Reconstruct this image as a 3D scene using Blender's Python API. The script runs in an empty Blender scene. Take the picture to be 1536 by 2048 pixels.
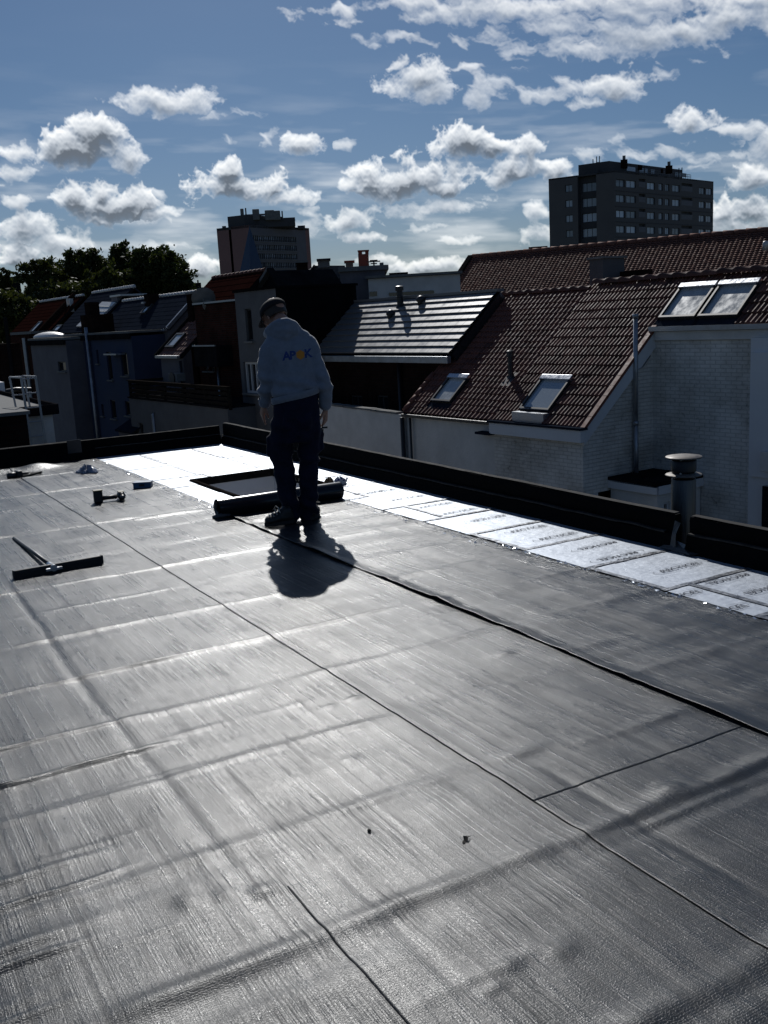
import bpy, bmesh, math, random
import numpy as np
from mathutils import Vector, Matrix
from mathutils.bvhtree import BVHTree
random.seed(7); rng = np.random.default_rng(11)
R = math.radians
S = bpy.context.scene
COL = S.collection

# ---------------------------------------------------------------- camera
H = 1.46                                   # eye height over the roof
YAW, PITCH, ROLL = R(29.224), R(11.294), R(-3.1706)
FPX = 1965.78                              # focal length in photo pixels (2048 tall)
_f = np.array([math.sin(YAW)*math.cos(PITCH), math.cos(YAW)*math.cos(PITCH), -math.sin(PITCH)])
_r = np.array([math.cos(YAW), -math.sin(YAW), 0.0]); _u = np.cross(_r, _f)
_r2 = _r*math.cos(ROLL)+_u*math.sin(ROLL); _u2 = np.cross(_r2, _f)
CM = np.array([_r2, _u2, _f]); CP = np.array([0, 0, H])
cd = bpy.data.cameras.new('camera'); cam = bpy.data.objects.new('camera', cd); COL.objects.link(cam)
cam.matrix_world = Matrix(((_r2[0], _u2[0], -_f[0], 0), (_r2[1], _u2[1], -_f[1], 0), (_r2[2], _u2[2], -_f[2], H), (0, 0, 0, 1)))
cd.sensor_fit = 'VERTICAL'; cd.sensor_height = 24; cd.lens = 24*FPX/2048
cd.clip_start = .05; cd.clip_end = 6000
S.camera = cam

# ---------------------------------------------------------------- light
SUN_AZ, SUN_EL = 23.4, 36.0
SUN = Vector((math.sin(R(SUN_AZ))*math.cos(R(SUN_EL)), math.cos(R(SUN_AZ))*math.cos(R(SUN_EL)), math.sin(R(SUN_EL))))
sl = bpy.data.lights.new('sun', 'SUN'); sl.energy = 4.8; sl.angle = R(.53); sl.color = (1, .985, .955)
so = bpy.data.objects.new('sun', sl); COL.objects.link(so); so.location = (10, 40, 60)
so.rotation_euler = SUN.to_track_quat('Z', 'Y').to_euler()
VS = S.view_settings
S.display_settings.display_device = 'sRGB'
VS.view_transform = 'Standard'; VS.look = 'None'; VS.gamma = 1; VS.use_curve_mapping = False
VS.exposure = -0.55
S.cycles.use_denoising = True
SKY_STRENGTH = .050

def ray(x, y): return CM.T @ np.array([(x-768)/FPX, -(y-1024)/FPX, 1.0])
def azel(x, y):
    d = ray(x, y); return math.degrees(math.atan2(d[0], d[1]))-29.224, math.degrees(math.atan2(d[2], math.hypot(d[0], d[1])))

# ---------------------------------------------------------------- node helpers
class NT:
    def __init__(s, nt): s.nt = nt; s.n = nt.nodes; s.l = nt.links
    def new(s, t, **kw):
        n = s.n.new(t)
        for k, v in kw.items(): setattr(n, k, v)
        return n
    def put(s, inp, v):
        if v is None: return
        if hasattr(v, 'is_output') or isinstance(v, bpy.types.NodeSocket): s.l.new(v, inp)
        else: inp.default_value = v
    def math(s, op, a, b=None, c=None, clamp=False):
        n = s.new('ShaderNodeMath', operation=op, use_clamp=clamp)
        for i, v in enumerate((a, b, c)): s.put(n.inputs[i], v) if v is not None else None
        return n.outputs[0]
    def vmath(s, op, a, b=None):
        n = s.new('ShaderNodeVectorMath', operation=op); s.put(n.inputs[0], a)
        if b is not None: s.put(n.inputs[1], b)
        return n
    def noise(s, vec, scale, detail=4, rough=.5, dist=0, dim='3D'):
        n = s.new('ShaderNodeTexNoise', noise_dimensions=dim); s.put(n.inputs['Vector'], vec)
        n.inputs['Scale'].default_value = scale; n.inputs['Detail'].default_value = detail
        n.inputs['Roughness'].default_value = rough; n.inputs['Distortion'].default_value = dist
        return n
    def rng(s, v, a, b, c=0, d=1, smooth=False):
        n = s.new('ShaderNodeMapRange', interpolation_type='SMOOTHSTEP' if smooth else 'LINEAR')
        s.put(n.inputs[0], v)
        for i, q in enumerate((a, b, c, d)): s.put(n.inputs[i+1], q)
        return n.outputs[0]
    def mixc(s, f, a, b, mode='MIX'):
        n = s.new('ShaderNodeMix', data_type='RGBA', blend_type=mode)
        s.put(n.inputs[0], f)
        for i, v in ((6, a), (7, b)):
            if isinstance(v, (tuple, list)) and len(v) == 3: v = (*v, 1)
            s.put(n.inputs[i], v)
        return n.outputs[2]
    def mapv(s, vec, scale=(1, 1, 1), loc=(0, 0, 0), rot=(0, 0, 0)):
        n = s.new('ShaderNodeMapping'); s.put(n.inputs[0], vec)
        n.inputs['Scale'].default_value = scale; n.inputs['Location'].default_value = loc; n.inputs['Rotation'].default_value = rot
        return n.outputs[0]

# ---------------------------------------------------------------- sky with clouds
CLOUDS = [  # photo x, y, half width, half height, strength
 (150, 300, 135, 40, 1), (198, 275, 62, 42, 1.05), (45, 302, 75, 24, .85), (255, 318, 55, 40, .9),
 (230, 412, 130, 38, 1), (208, 385, 42, 36, 1), (145, 405, 50, 32, 1), (310, 425, 70, 28, .8),
 (485, 370, 120, 40, 1.05), (462, 338, 58, 28, 1), (570, 392, 70, 22, .9), (335, 392, 50, 20, .6),
 (606, 292, 58, 28, .9), (540, 272, 17, 26, .6), (460, 275, 20, 16, .35), (685, 298, 16, 9, .5),
 (335, 205, 110, 30, .82), (310, 195, 55, 26, .8), (470, 228, 70, 15, .55),
 (812, 360, 125, 42, 1.15), (810, 325, 52, 30, 1), (885, 380, 62, 26, 1), (705, 368, 52, 16, .8),
 (930, 277, 72, 36, 1.05), (990, 295, 70, 24, 1), (1062, 292, 50, 30, .9),
 (1040, 345, 115, 36, .95), (1115, 342, 46, 30, .9),
 (836, 155, 78, 42, .9), (792, 128, 36, 30, .9), (858, 192, 55, 28, .75), (930, 136, 60, 8, .6),
 (1100, 185, 120, 28, .6), (960, 190, 28, 36, .65), (1010, 165, 40, 18, .55), (1245, 175, 85, 46, .82), (1330, 145, 55, 22, .5), (1190, 205, 90, 22, .7),
 (1050, 14, 440, 30, .72), (1230, 38, 430, 60, .62), (1120, 84, 260, 22, .58), (1350, 62, 290, 46, .74), (1510, 20, 330, 58, .78), (800, 8, 240, 20, .66), (800, 70, 95, 9, .45), (1180, 98, 190, 16, .6), (1000, 80, 120, 12, .45),
 (1388, 238, 56, 32, .9), (1470, 262, 70, 24, .65), (1540, 285, 46, 44, .7),
 (1290, 305, 190, 26, .45), (1400, 330, 90, 20, .5),
 (1490, 415, 95, 58, 1), (1510, 365, 70, 34, .9), (1480, 455, 110, 28, .9),
 (700, 440, 90, 34, .85), (722, 475, 56, 16, .85), (885, 418, 140, 22, .75), (850, 453, 85, 5, .5), (925, 478, 56, 13, .6),
 (1075, 472, 50, 30, .8), (1072, 418, 34, 34, .75), (620, 448, 60, 30, .6),
 (25, 352, 50, 25, .75), (40, 406, 46, 18, .8), (55, 455, 90, 32, .9), (135, 485, 70, 26, .8), (25, 515, 60, 34, 1), (110, 520, 60, 20, .7),
 (390, 538, 70, 28, .95), (300, 498, 60, 14, .5), (410, 492, 40, 14, .45),
 (850, 532, 130, 22, .95), (760, 522, 70, 18, .8), (935, 532, 70, 22, .9), (650, 535, 60, 16, .6),
]
world = bpy.data.worlds.new('World'); S.world = world; world.use_nodes = True
def vnoise(x, y, sx, sy, seed, oct=3):
    """smooth value noise in about -.5 .. .5"""
    out = np.zeros(np.broadcast(x, y).shape); amp = 1; tot = 0
    for o in range(oct):
        X = x/sx*2**o+seed*17.3+o*5.1; Y = y/sy*2**o+seed*9.7+o*3.3
        xi = np.floor(X).astype(np.int64); yi = np.floor(Y).astype(np.int64); fx = X-xi; fy = Y-yi
        fx = fx*fx*fx*(fx*(fx*6-15)+10); fy = fy*fy*fy*(fy*(fy*6-15)+10)
        def h(a, b):
            n = (a*374761393+b*668265263+seed*1442695) & 0xffffffff
            n = ((n ^ (n >> 13))*1274126177) & 0xffffffff
            return ((n ^ (n >> 16)) & 0xffff)/65535.-.5
        v = (h(xi, yi)*(1-fx)+h(xi+1, yi)*fx)*(1-fy)+(h(xi, yi+1)*(1-fx)+h(xi+1, yi+1)*fx)*fy
        out += v*amp; tot += amp; amp *= .5
    return out/tot
def rot2(x, y, a): return x*math.cos(a)-y*math.sin(a), x*math.sin(a)+y*math.cos(a)
AZ0, AZ1, EL0, EL1, PPD = -27., 27., -3., 21., 36
def cloud_field():
    """the clouds as fields over azimuth and elevation: cover and brightness, lit from the sun above them"""
    nx, ny = int((AZ1-AZ0)*PPD), int((EL1-EL0)*PPD)
    az, el = np.meshgrid(AZ0+(np.arange(nx)+.5)/PPD, EL0+(np.arange(ny)+.5)/PPD)
    wx = vnoise(az, el, 3.2, 2.0, 3, 3)*.9+vnoise(*rot2(az, el, .7), .8, .6, 4, 3)*.55
    wy = vnoise(az, el, 2.6, 1.6, 5, 3)*.5+vnoise(*rot2(az, el, 1.1), .7, .5, 6, 3)*.45
    ax, ey = az+wx, el+wy
    F = np.full(az.shape, -1.0); wis = np.zeros(az.shape)
    for (x, y, rx, ry, st) in CLOUDS:
        a, e = azel(x, y); kx = 57.3/FPX*rx*.95; ky = 57.3/FPX*ry*1.02
        i0, i1 = max(0, int((a-kx*1.8-2.5-AZ0)*PPD)), min(nx, int((a+kx*1.8+2.5-AZ0)*PPD))
        j0, j1 = max(0, int((e-ky*1.8-1.5-EL0)*PPD)), min(ny, int((e+ky*1.8+1.5-EL0)*PPD))
        if i1 <= i0 or j1 <= j0: continue
        sl_ = (slice(j0, j1), slice(i0, i1))
        my = (ey[sl_]-e)/ky; my = np.where(my < 0, my*1.18, my)
        f = st*(1-np.hypot((ax[sl_]-a)/kx, my))-(1-st)*.30
        w = f > F[sl_]; wis[sl_] = np.where(w, 1-st, wis[sl_]); F[sl_] = np.maximum(F[sl_], f)
    # billows: rounded heads on several scales, streaks for the thin ones
    bil = np.zeros(az.shape); amp = 1; tot = 0
    for o in range(7):
        X, Y = rot2(az+wx*.35, el+wy*.35, .5+o*.9); s_ = 2.3/1.95**o
        bil += amp*(1-2.3*np.abs(vnoise(X, Y, s_, s_*.9, 20+o, 1))*2); tot += amp; amp *= .60
    bil = bil/tot-.375
    fb = vnoise(*rot2(az+wx, el+wy, .3), 1.6, .55, 41, 6)
    mixw = np.clip(wis*2.2, 0, 1)
    d = F+(bil*.68*(1-mixw)+fb*1.5*mixw)+vnoise(az, el, .12, .09, 55, 3)*.10
    veil = np.clip(vnoise(*rot2(az+wx*.6, el*2.6, .12), 5.5, 2.2, 71, 6)*2.2+.12*np.exp(-((el-5)/3.5)**2), 0, 1)*np.exp(-((el-5.5)/4.5)**2)*.55
    haze = np.clip(1-(el-1.0)/5, 0, 1)
    T = np.clip(d-.02, 0, 1.2)
    T = T*(1-.35*mixw)
    # light reaching a point: what lies between it and the sun overhead
    D = np.cumsum(T[::-1], 0)[::-1]/PPD
    n1 = int(1.5*PPD); up = D-np.vstack([D[n1:], np.zeros((n1, nx))])
    n2 = int(.45*PPD); up2 = D-np.vstack([D[n2:], np.zeros((n2, nx))])
    def blur(a, r):
        for ax in (0, 1):
            c = np.cumsum(np.pad(a, [(r+1, r) if k == ax else (0, 0) for k in (0, 1)], mode='edge'), ax)
            a = (np.take(c, range(2*r+1, c.shape[ax]), ax)-np.take(c, range(0, c.shape[ax]-2*r-1), ax))/(2*r+1)
        return a
    up = blur(blur(up, 7), 7); up2 = blur(up2, 3)
    L = .62*np.exp(-2.9*np.clip(up-.03, 0, 9))+.38*np.exp(-5.2*np.clip(up2-.02, 0, 9))
    thin = np.exp(-2.1*T)
    br = np.clip(.11+.62*L+.58*thin*(.35+.65*L)+bil*.16+.22*mixw, .15, 1.2)
    Tb = blur(T, 1); rel = np.zeros(T.shape)
    for dl, wt in ((.16, 1.0), (.40, .8)):
        k = int(dl*PPD); rel += wt*np.clip(Tb-np.vstack([Tb[k:], np.zeros((k, nx))]), -.22, .22)
    br = np.clip(br*.92+.62*rel*(1-.6*mixw), .15, 1.22)
    alpha = 1-np.exp(-np.clip(T, 0, 9)*(3.5-2.0*mixw))*1.0
    alpha = alpha*(1-.12*haze)
    br = np.where(alpha < veil, np.maximum(br, .62), br); alpha = 1-(1-alpha)*(1-veil*.8)
    edge = np.clip(np.minimum.reduce([(az-AZ0)/2, (AZ1-az)/2, (EL1-el)/1.5]), 0, 1)
    alpha = alpha*edge
    return nx, ny, alpha, br
def build_sky():
    nx, ny, alpha, br = cloud_field()
    img = bpy.data.images.new('cloud_field', nx, ny, alpha=False, float_buffer=True, is_data=True)
    px = np.zeros((ny, nx, 4), np.float32); px[..., 0] = alpha; px[..., 1] = br; px[..., 3] = 1
    img.pixels.foreach_set(px.ravel()); img.update()
    t = NT(world.node_tree); t.n.clear()
    tc = t.new('ShaderNodeTexCoord'); sx = t.new('ShaderNodeSeparateXYZ'); t.l.new(tc.outputs['Generated'], sx.inputs[0])
    az = t.math('MULTIPLY', t.math('ARCTAN2', sx.outputs[0], sx.outputs[1]), 57.2958)
    az = t.math('SUBTRACT', az, 29.224)
    az = t.math('SUBTRACT', t.math('MODULO', t.math('ADD', az, 540), 360), 180)
    el = t.math('MULTIPLY', t.math('ARCSINE', sx.outputs[2]), 57.2958)
    cb = t.new('ShaderNodeCombineXYZ'); t.l.new(t.rng(az, AZ0, AZ1), cb.inputs[0]); t.l.new(t.rng(el, EL0, EL1), cb.inputs[1])
    ti = t.new('ShaderNodeTexImage', extension='EXTEND', interpolation='Cubic'); ti.image = img; t.l.new(cb.outputs[0], ti.inputs[0])
    sp = t.new('ShaderNodeSeparateColor'); t.l.new(ti.outputs[0], sp.inputs[0])
    # broken cumulus over the unseen sky, thinned and dimmed to keep shade dark
    gn = t.noise(t.mapv(tc.outputs['Generated'], (1, 1, 2.2)), 3.2, 5, .55)
    out_ = t.math('MAXIMUM', t.rng(t.math('ABSOLUTE', az), 25, 33), t.rng(el, 20, 27))
    ga = t.math('MULTIPLY', t.rng(gn.outputs[0], .60, .70, 0, .9, True), out_)
    alpha_ = t.math('MAXIMUM', sp.outputs[0], ga)
    bright = t.mixc(out_, sp.outputs[1], t.rng(gn.outputs[0], .60, .76, .50, .28))
    sky = t.new('ShaderNodeTexSky', sky_type='NISHITA'); sky.sun_disc = False
    sky.sun_elevation = R(SUN_EL); sky.sun_rotation = R(SUN_AZ); sky.altitude = 20; sky.air_density = 1.0; sky.dust_density = .35; sky.ozone_density = 3.0
    skyc = t.mixc(1.0, sky.outputs[0], t.mixc(t.rng(el, 0, 14, 0, 1, True), (.78, .90, 1.14), (.71, .905, 1.12)), 'MULTIPLY')
    cl = t.mixc(1.0, t.mixc(bright, (.72, .86, 1.06), (1.0, 1.0, .98)), bright, 'MULTIPLY')
    cl = t.vmath('SCALE', cl); cl.inputs['Scale'].default_value = CLOUD_GAIN
    c = t.mixc(alpha_, skyc, cl.outputs[0])
    bg = t.new('ShaderNodeBackground'); bg.inputs['Strength'].default_value = SKY_STRENGTH; t.l.new(c, bg.inputs['Color'])
    out = t.new('ShaderNodeOutputWorld'); t.l.new(bg.outputs[0], out.inputs['Surface'])
    world.cycles.sampling_method = 'MANUAL'; world.cycles.sample_map_resolution = 1024
CLOUD_GAIN = 36.
build_sky()

# ---------------------------------------------------------------- materials
MAT = {}
def mat(name, col, rough=.7, metal=0., spec=.5, var=0., vscale=6., bump=0., bscale=40., stretch=(1, 1, 1), col2=None, perobj=0., fn=None, coat=0):
    m = bpy.data.materials.new(name); m.use_nodes = True; t = NT(m.node_tree)
    b = t.n['Principled BSDF']; b.inputs['Roughness'].default_value = rough; b.inputs['Metallic'].default_value = metal
    b.inputs['Specular IOR Level'].default_value = spec
    if coat: b.inputs['Coat Weight'].default_value = coat
    geo = t.new('ShaderNodeNewGeometry'); P = geo.outputs['Position']
    c = (*col, 1)
    if var or col2:
        n = t.noise(t.mapv(P, stretch), vscale, 6, .62)
        f = t.rng(n.outputs[0], .32, .68)
        lo = col2 if col2 else tuple(x*(1-var) for x in col)
        hi = col if col2 else tuple(min(1, x*(1+var)) for x in col)
        c = t.mixc(f, lo, hi)
        t.l.new(t.rng(n.outputs[0], .3, .7, max(.02, rough-.12), min(1, rough+.12)), b.inputs['Roughness'])
    if perobj:
        oi = t.new('ShaderNodeObjectInfo')
        c = t.mixc(1., c, t.mixc(oi.outputs['Random'], (1-perobj,)*3, (1+perobj*.6,)*3), 'MULTIPLY')
    if isinstance(c, tuple): b.inputs['Base Color'].default_value = c
    else: t.l.new(c, b.inputs['Base Color'])
    if bump:
        n2 = t.noise(t.mapv(P, stretch), bscale, 5, .6)
        bp = t.new('ShaderNodeBump'); bp.inputs['Strength'].default_value = 1; bp.inputs['Distance'].default_value = bump
        t.l.new(n2.outputs[0], bp.inputs['Height']); t.l.new(bp.outputs[0], b.inputs['Normal'])
    if fn: fn(t, b, P)
    MAT[name] = m; return m

def membrane_fn(t, b, P):
    big = t.noise(t.mapv(P, (7, .40, 1)), 1, 3, .6)
    st1 = t.noise(t.mapv(P, (58, .55, 1)), 1, 2, .6)
    st2 = t.noise(t.mapv(P, (230, 1.3, 1)), 1, 1, .6)
    rows = t.noise(t.mapv(P, (2.2, 9, 1)), 1, 5, .65)
    grain = t.noise(P, 330, 2, .65)
    blot = t.noise(P, 3.2, 6, .62)
    # woven scrim pressed through the sheet
    u = t.new('ShaderNodeTexWave', wave_type='BANDS', bands_direction='Y'); t.put(u.inputs[0], P); u.inputs['Scale'].default_value = 47; u.inputs['Distortion'].default_value = 7; u.inputs['Detail'].default_value = 3; u.inputs['Detail Scale'].default_value = 4
    # thin dark drawn-out scratches running with the sheet
    sc = t.noise(t.mapv(P, (85, 1.0, 1), rot=(0, 0, .02)), 1, 3, .5); sc2 = t.noise(t.mapv(P, (60, .7, 1), rot=(0, 0, -.03)), 1, 2, .5)
    lines = t.math('MAXIMUM', t.rng(t.math('ABSOLUTE', t.math('SUBTRACT', sc.outputs[0], .5)), 0, .012, 1, 0), t.rng(t.math('ABSOLUTE', t.math('SUBTRACT', sc2.outputs[0], .5)), 0, .007, 1, 0))
    lines = t.math('MULTIPLY', lines, t.rng(blot.outputs[0], .42, .62))
    a = t.math('ADD', t.math('MULTIPLY', big.outputs[0], .26), t.math('MULTIPLY', st1.outputs[0], .38))
    a = t.math('ADD', a, t.math('MULTIPLY', st2.outputs[0], .26))
    a = t.math('ADD', a, t.math('MULTIPLY', blot.outputs[0], .10))
    a = t.math('ADD', a, t.math('MULTIPLY', t.math('SUBTRACT', rows.outputs[0], .5), .22))
    f = t.rng(a, .40, .62)
    f = t.math('SUBTRACT', f, t.math('MULTIPLY', lines, .32), clamp=True)
    t.l.new(t.mixc(f, (.009, .0115, .0145), (.030, .036, .043)), b.inputs['Base Color'])
    ro = t.rng(f, 0, 1, .38, .23)
    t.l.new(t.math('ADD', ro, t.math('MULTIPLY', t.math('SUBTRACT', grain.outputs[0], .5), .14)), b.inputs['Roughness'])
    h = t.math('MULTIPLY', st1.outputs[0], .0007)
    h = t.math('ADD', h, t.math('MULTIPLY', st2.outputs[0], .0005))
    h = t.math('ADD', h, t.math('MULTIPLY', u.outputs[1], .00030))
    h = t.math('ADD', h, t.math('MULTIPLY', grain.outputs[0], .0006))
    h = t.math('ADD', h, t.math('MULTIPLY', rows.outputs[0], .0004))
    h = t.math('ADD', h, t.math('MULTIPLY', big.outputs[0], .0022))
    h = t.math('SUBTRACT', h, t.math('MULTIPLY', lines, .00045))
    bp = t.new('ShaderNodeBump'); bp.inputs['Strength'].default_value = 1; bp.inputs['Distance'].default_value = 1
    t.l.new(h, bp.inputs['Height']); t.l.new(bp.outputs[0], b.inputs['Normal'])
mat('membrane', (.03, .03, .03), .45, spec=.33, fn=membrane_fn)
mat('bitumen', (.0042, .0043, .0048), .8, spec=.05, var=.5, vscale=9, bump=.004, bscale=25)
mat('bitumen_edge', (.05, .05, .052), .42, var=.6, vscale=30, bump=.004, bscale=60)
mat('dusty_edge', (.060, .058, .056), .85, spec=.1, col2=(.022, .0215, .021), vscale=14)
mat('dull_disc', (.16, .145, .13), .6, metal=.3, var=.35, vscale=25)
mat('roll_skin', (.009, .011, .017), .22, spec=.5, bump=.0005, bscale=12)
def foil_fn(t, b, P):
    n = t.noise(P, 26, 6, .62); n2 = t.noise(P, 5, 3, .5)
    vo = t.new('ShaderNodeTexVoronoi', feature='DISTANCE_TO_EDGE'); t.put(vo.inputs[0], t.vmath('ADD', P, t.vmath('MULTIPLY', n.outputs['Color'], (.09, .09, .09)).outputs[0]).outputs[0]); vo.inputs['Scale'].default_value = 9
    cre = t.rng(vo.outputs[0], 0, .05, 1, 0)
    h = t.math('ADD', t.math('MULTIPLY', n.outputs[0], .0015), t.math('MULTIPLY', n2.outputs[0], .006))
    h = t.math('ADD', h, t.math('MULTIPLY', cre, .00016))
    bp = t.new('ShaderNodeBump'); bp.inputs['Distance'].default_value = 1; t.l.new(h, bp.inputs['Height']); t.l.new(bp.outputs[0], b.inputs['Normal'])
    t.l.new(t.rng(n.outputs[0], .3, .7, .40, .54), b.inputs['Roughness'])
mat('foil', (.43, .47, .53), .5, metal=.45, fn=foil_fn)
mat('tape', (.20, .21, .23), .38, metal=.7, var=.3, vscale=25, bump=.003, bscale=40)
mat('film', (.55, .6, .68), .12, metal=.6, spec=.8)
mat('foam', (.42, .36, .22), .9, var=.2, vscale=40)
mat('print', (.09, .095, .11), .9, spec=.05)
mat('white_render', (.72, .70, .67), .85, spec=.2, col2=(.56, .545, .52), vscale=1.3, bump=.01, bscale=18)
mat('white_panel', (.66, .67, .69), .6, var=.06, vscale=.8)
def wbrick_fn(t, b, P, mort=(.62, .60, .56), b1=(.80, .77, .72), b2=(.73, .705, .66), stain=True):
    geo = P; sx = t.new('ShaderNodeSeparateXYZ'); t.l.new(P, sx.inputs[0])
    u = t.math('ADD', sx.outputs[0], sx.outputs[1]); cb = t.new('ShaderNodeCombineXYZ'); t.l.new(u, cb.inputs[0]); t.l.new(sx.outputs[2], cb.inputs[1])
    br = t.new('ShaderNodeTexBrick'); t.l.new(cb.outputs[0], br.inputs[0])
    br.inputs['Scale'].default_value = 1; br.inputs['Brick Width'].default_value = .22; br.inputs['Row Height'].default_value = .075; br.inputs['Mortar Size'].default_value = .007
    br.inputs['Color1'].default_value = (*b1, 1); br.inputs['Color2'].default_value = (*b2, 1); br.inputs['Mortar'].default_value = (*mort, 1)
    n = t.noise(P, .9, 6, .65); n2 = t.noise(P, 9, 5, .7)
    c = t.mixc(t.rng(n.outputs[0], .38, .66), br.outputs[0], t.mixc(1., br.outputs[0], (.62, .60, .57), 'MULTIPLY'))
    if stain:
        sp = t.math('MULTIPLY', t.rng(n2.outputs[0], .56, .66), t.rng(n.outputs[0], .45, .6))
        c = t.mixc(t.math('MULTIPLY', sp, .6), c, (.17, .145, .12))
    t.l.new(c, b.inputs['Base Color'])
    bp = t.new('ShaderNodeBump'); bp.inputs['Distance'].default_value = .012; t.l.new(br.outputs[1], bp.inputs['Height']); bp.invert = True
    t.l.new(bp.outputs[0], b.inputs['Normal'])
mat('white_brick', (.4, .4, .4), .85, fn=wbrick_fn)
mat('red_brick', (.1, .04, .03), .85, spec=0, fn=lambda t, b, P: wbrick_fn(t, b, P, (.06, .055, .05), (.075, .026, .02), (.046, .019, .016), False))
mat('dark_brick', (.05, .03, .03), .85, spec=0, fn=lambda t, b, P: wbrick_fn(t, b, P, (.028, .025, .023), (.034, .019, .016), (.022, .014, .012), False))
mat('grey_render', (.13, .133, .14), .85, spec=.2, col2=(.09, .092, .098), vscale=1.5, bump=.006, bscale=25)
mat('blue_paint', (.042, .058, .11), .8, spec=.15, col2=(.032, .045, .085), vscale=1.1)
mat('pale_render', (.17, .165, .18), .85, spec=.1, col2=(.12, .115, .13), vscale=1.0)
mat('dark_slab', (.016, .016, .018), .85, spec=0, var=.3, vscale=2)
mat('tile_red', (.19, .072, .050), .66, spec=.22, col2=(.12, .05, .038), vscale=5, perobj=.35, bump=.003, bscale=60)
mat('tile_brown', (.18, .076, .056), .66, spec=.22, col2=(.11, .054, .042), vscale=6, perobj=.4, bump=.003, bscale=60)
mat('tile_far', (.22, .10, .073), .7, spec=.05, col2=(.16, .08, .06), vscale=3)
mat('tile_grey', (.15, .15, .153), .42, spec=.60, var=.04, vscale=2.5, perobj=.05)
mat('tile_verge', (.17, .05, .03), .6, var=.2, vscale=8)
mat('slate', (.022, .028, .042), .8, spec=0, col2=(.016, .02, .028), vscale=4)
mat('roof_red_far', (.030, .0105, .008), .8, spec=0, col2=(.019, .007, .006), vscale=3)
mat('zinc', (.33, .35, .38), .42, metal=.7, var=.2, vscale=5)
mat('alu', (.45, .47, .5), .3, metal=.9, var=.1, vscale=14)
mat('steel', (.13, .125, .12), .42, metal=.95, var=.25, vscale=18, stretch=(6, 6, .6))
mat('galv', (.55, .55, .54), .5, metal=.5, var=.2, vscale=14)
mat('black_metal', (.02, .02, .022), .45, var=.3, vscale=20)
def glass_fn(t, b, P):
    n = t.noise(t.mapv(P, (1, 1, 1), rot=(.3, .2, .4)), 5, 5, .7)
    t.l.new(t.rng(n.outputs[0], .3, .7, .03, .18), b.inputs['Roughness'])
mat('glass', (.30, .34, .37), .05, spec=1.0, fn=glass_fn, coat=.6)  # pale blue-grey base colour stands for the sky mirrored in the pane
mat('glass_blind', (.36, .38, .38), .25, spec=.8, var=.22, vscale=3, stretch=(2.2, 2.2, .4), coat=.4)
mat('window_dark', (.012, .014, .018), .08, spec=.8)
mat('pane_far', (.42, .47, .54), .15, spec=1.0, perobj=.6)  # base colour raised to imitate sky reflection on distant panes
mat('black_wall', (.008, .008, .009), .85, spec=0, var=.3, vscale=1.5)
mat('frame_white', (.55, .55, .55), .5)
mat('frame_dark', (.03, .03, .03), .5)
mat('tower_grey', (.125, .12, .118), .85, col2=(.095, .09, .09), vscale=.25)
mat('tower_dark', (.05, .05, .055), .7, var=.2, vscale=.4)
mat('tower_pink', (.25, .14, .125), .85, var=.12, vscale=.15)
mat('tower_red', (.13, .035, .03), .8)
mat('tower_panel', (.12, .12, .135), .6, var=.2, vscale=.3)
mat('blue_clad', (.035, .065, .12), .75, spec=.1, var=.12, vscale=.5)
mat('chimney_red', (.24, .055, .035), .8, var=.2, vscale=6)
mat('concrete', (.17, .17, .165), .9, spec=.2, var=.25, vscale=2)
mat('wood_dark', (.022, .019, .017), .85, spec=0, var=.35, vscale=9)
def leaf_fn(t, b, P):
    n = t.noise(P, .5, 3, .6); c = t.mixc(t.rng(n.outputs[0], .35, .65), b.inputs['Base Color'].default_value[:], (.050, .058, .016))
    t.l.new(c, b.inputs['Base Color']); tr = t.new('ShaderNodeBsdfTranslucent'); t.l.new(t.mixc(1., c, (1.25, 1.35, .8), 'MULTIPLY'), tr.inputs[0])
    mx = t.new('ShaderNodeMixShader'); mx.inputs[0].default_value = .22; t.l.new(b.outputs[0], mx.inputs[1]); t.l.new(tr.outputs[0], mx.inputs[2])
    t.l.new(mx.outputs[0], t.n['Material Output'].inputs[0])
mat('leaf', (.026, .038, .011), .6, spec=.2, fn=leaf_fn)
mat('leaf_warm', (.042, .047, .013), .6, spec=.2, fn=leaf_fn)
mat('bark', (.06, .05, .04), .9, var=.3, vscale=3)
mat('ground', (.10, .105, .09), .95, col2=(.06, .07, .05), vscale=.3)
mat('skin', (.36, .19, .13), .5, var=.08, vscale=25)
mat('hoodie', (.20, .225, .275), .95, spec=.15, var=.10, vscale=30, bump=.004, bscale=16)
mat('trousers', (.011, .0125, .030), .9, spec=.12, var=.3, vscale=12, bump=.005, bscale=14)
for _n, _w in (('hoodie', .6), ('trousers', .10)):
    _b = MAT[_n].node_tree.nodes['Principled BSDF']; _b.inputs['Sheen Weight'].default_value = _w; _b.inputs['Sheen Roughness'].default_value = .35
mat('boot', (.011, .0105, .010), .5, var=.4, vscale=30, bump=.002, bscale=60)
mat('rubber', (.012, .012, .012), .7)
mat('lace', (.45, .43, .38), .7)
mat('cap', (.014, .014, .016), .8, spec=.25, bump=.001, bscale=120)
mat('hair', (.03, .02, .014), .6)
mat('logo_blue', (.018, .045, .19), .7)
mat('logo_orange', (.62, .23, .02), .7)
mat('lens', (.3, .3, .3), .05, spec=1)
mat('tool_black', (.016, .016, .018), .45, var=.3, vscale=30)
mat('tool_accent', (.10, .085, .03), .5)
mat('box_blue', (.04, .10, .20), .5, var=.15, vscale=20)
mat('bag_grey', (.23, .26, .33), .3, spec=.7, var=.2, vscale=20)
mat('paper', (.55, .55, .57), .8)
mat('paper_brown', (.22, .13, .06), .8)
mat('leaf_dead', (.018, .014, .011), .8)

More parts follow.
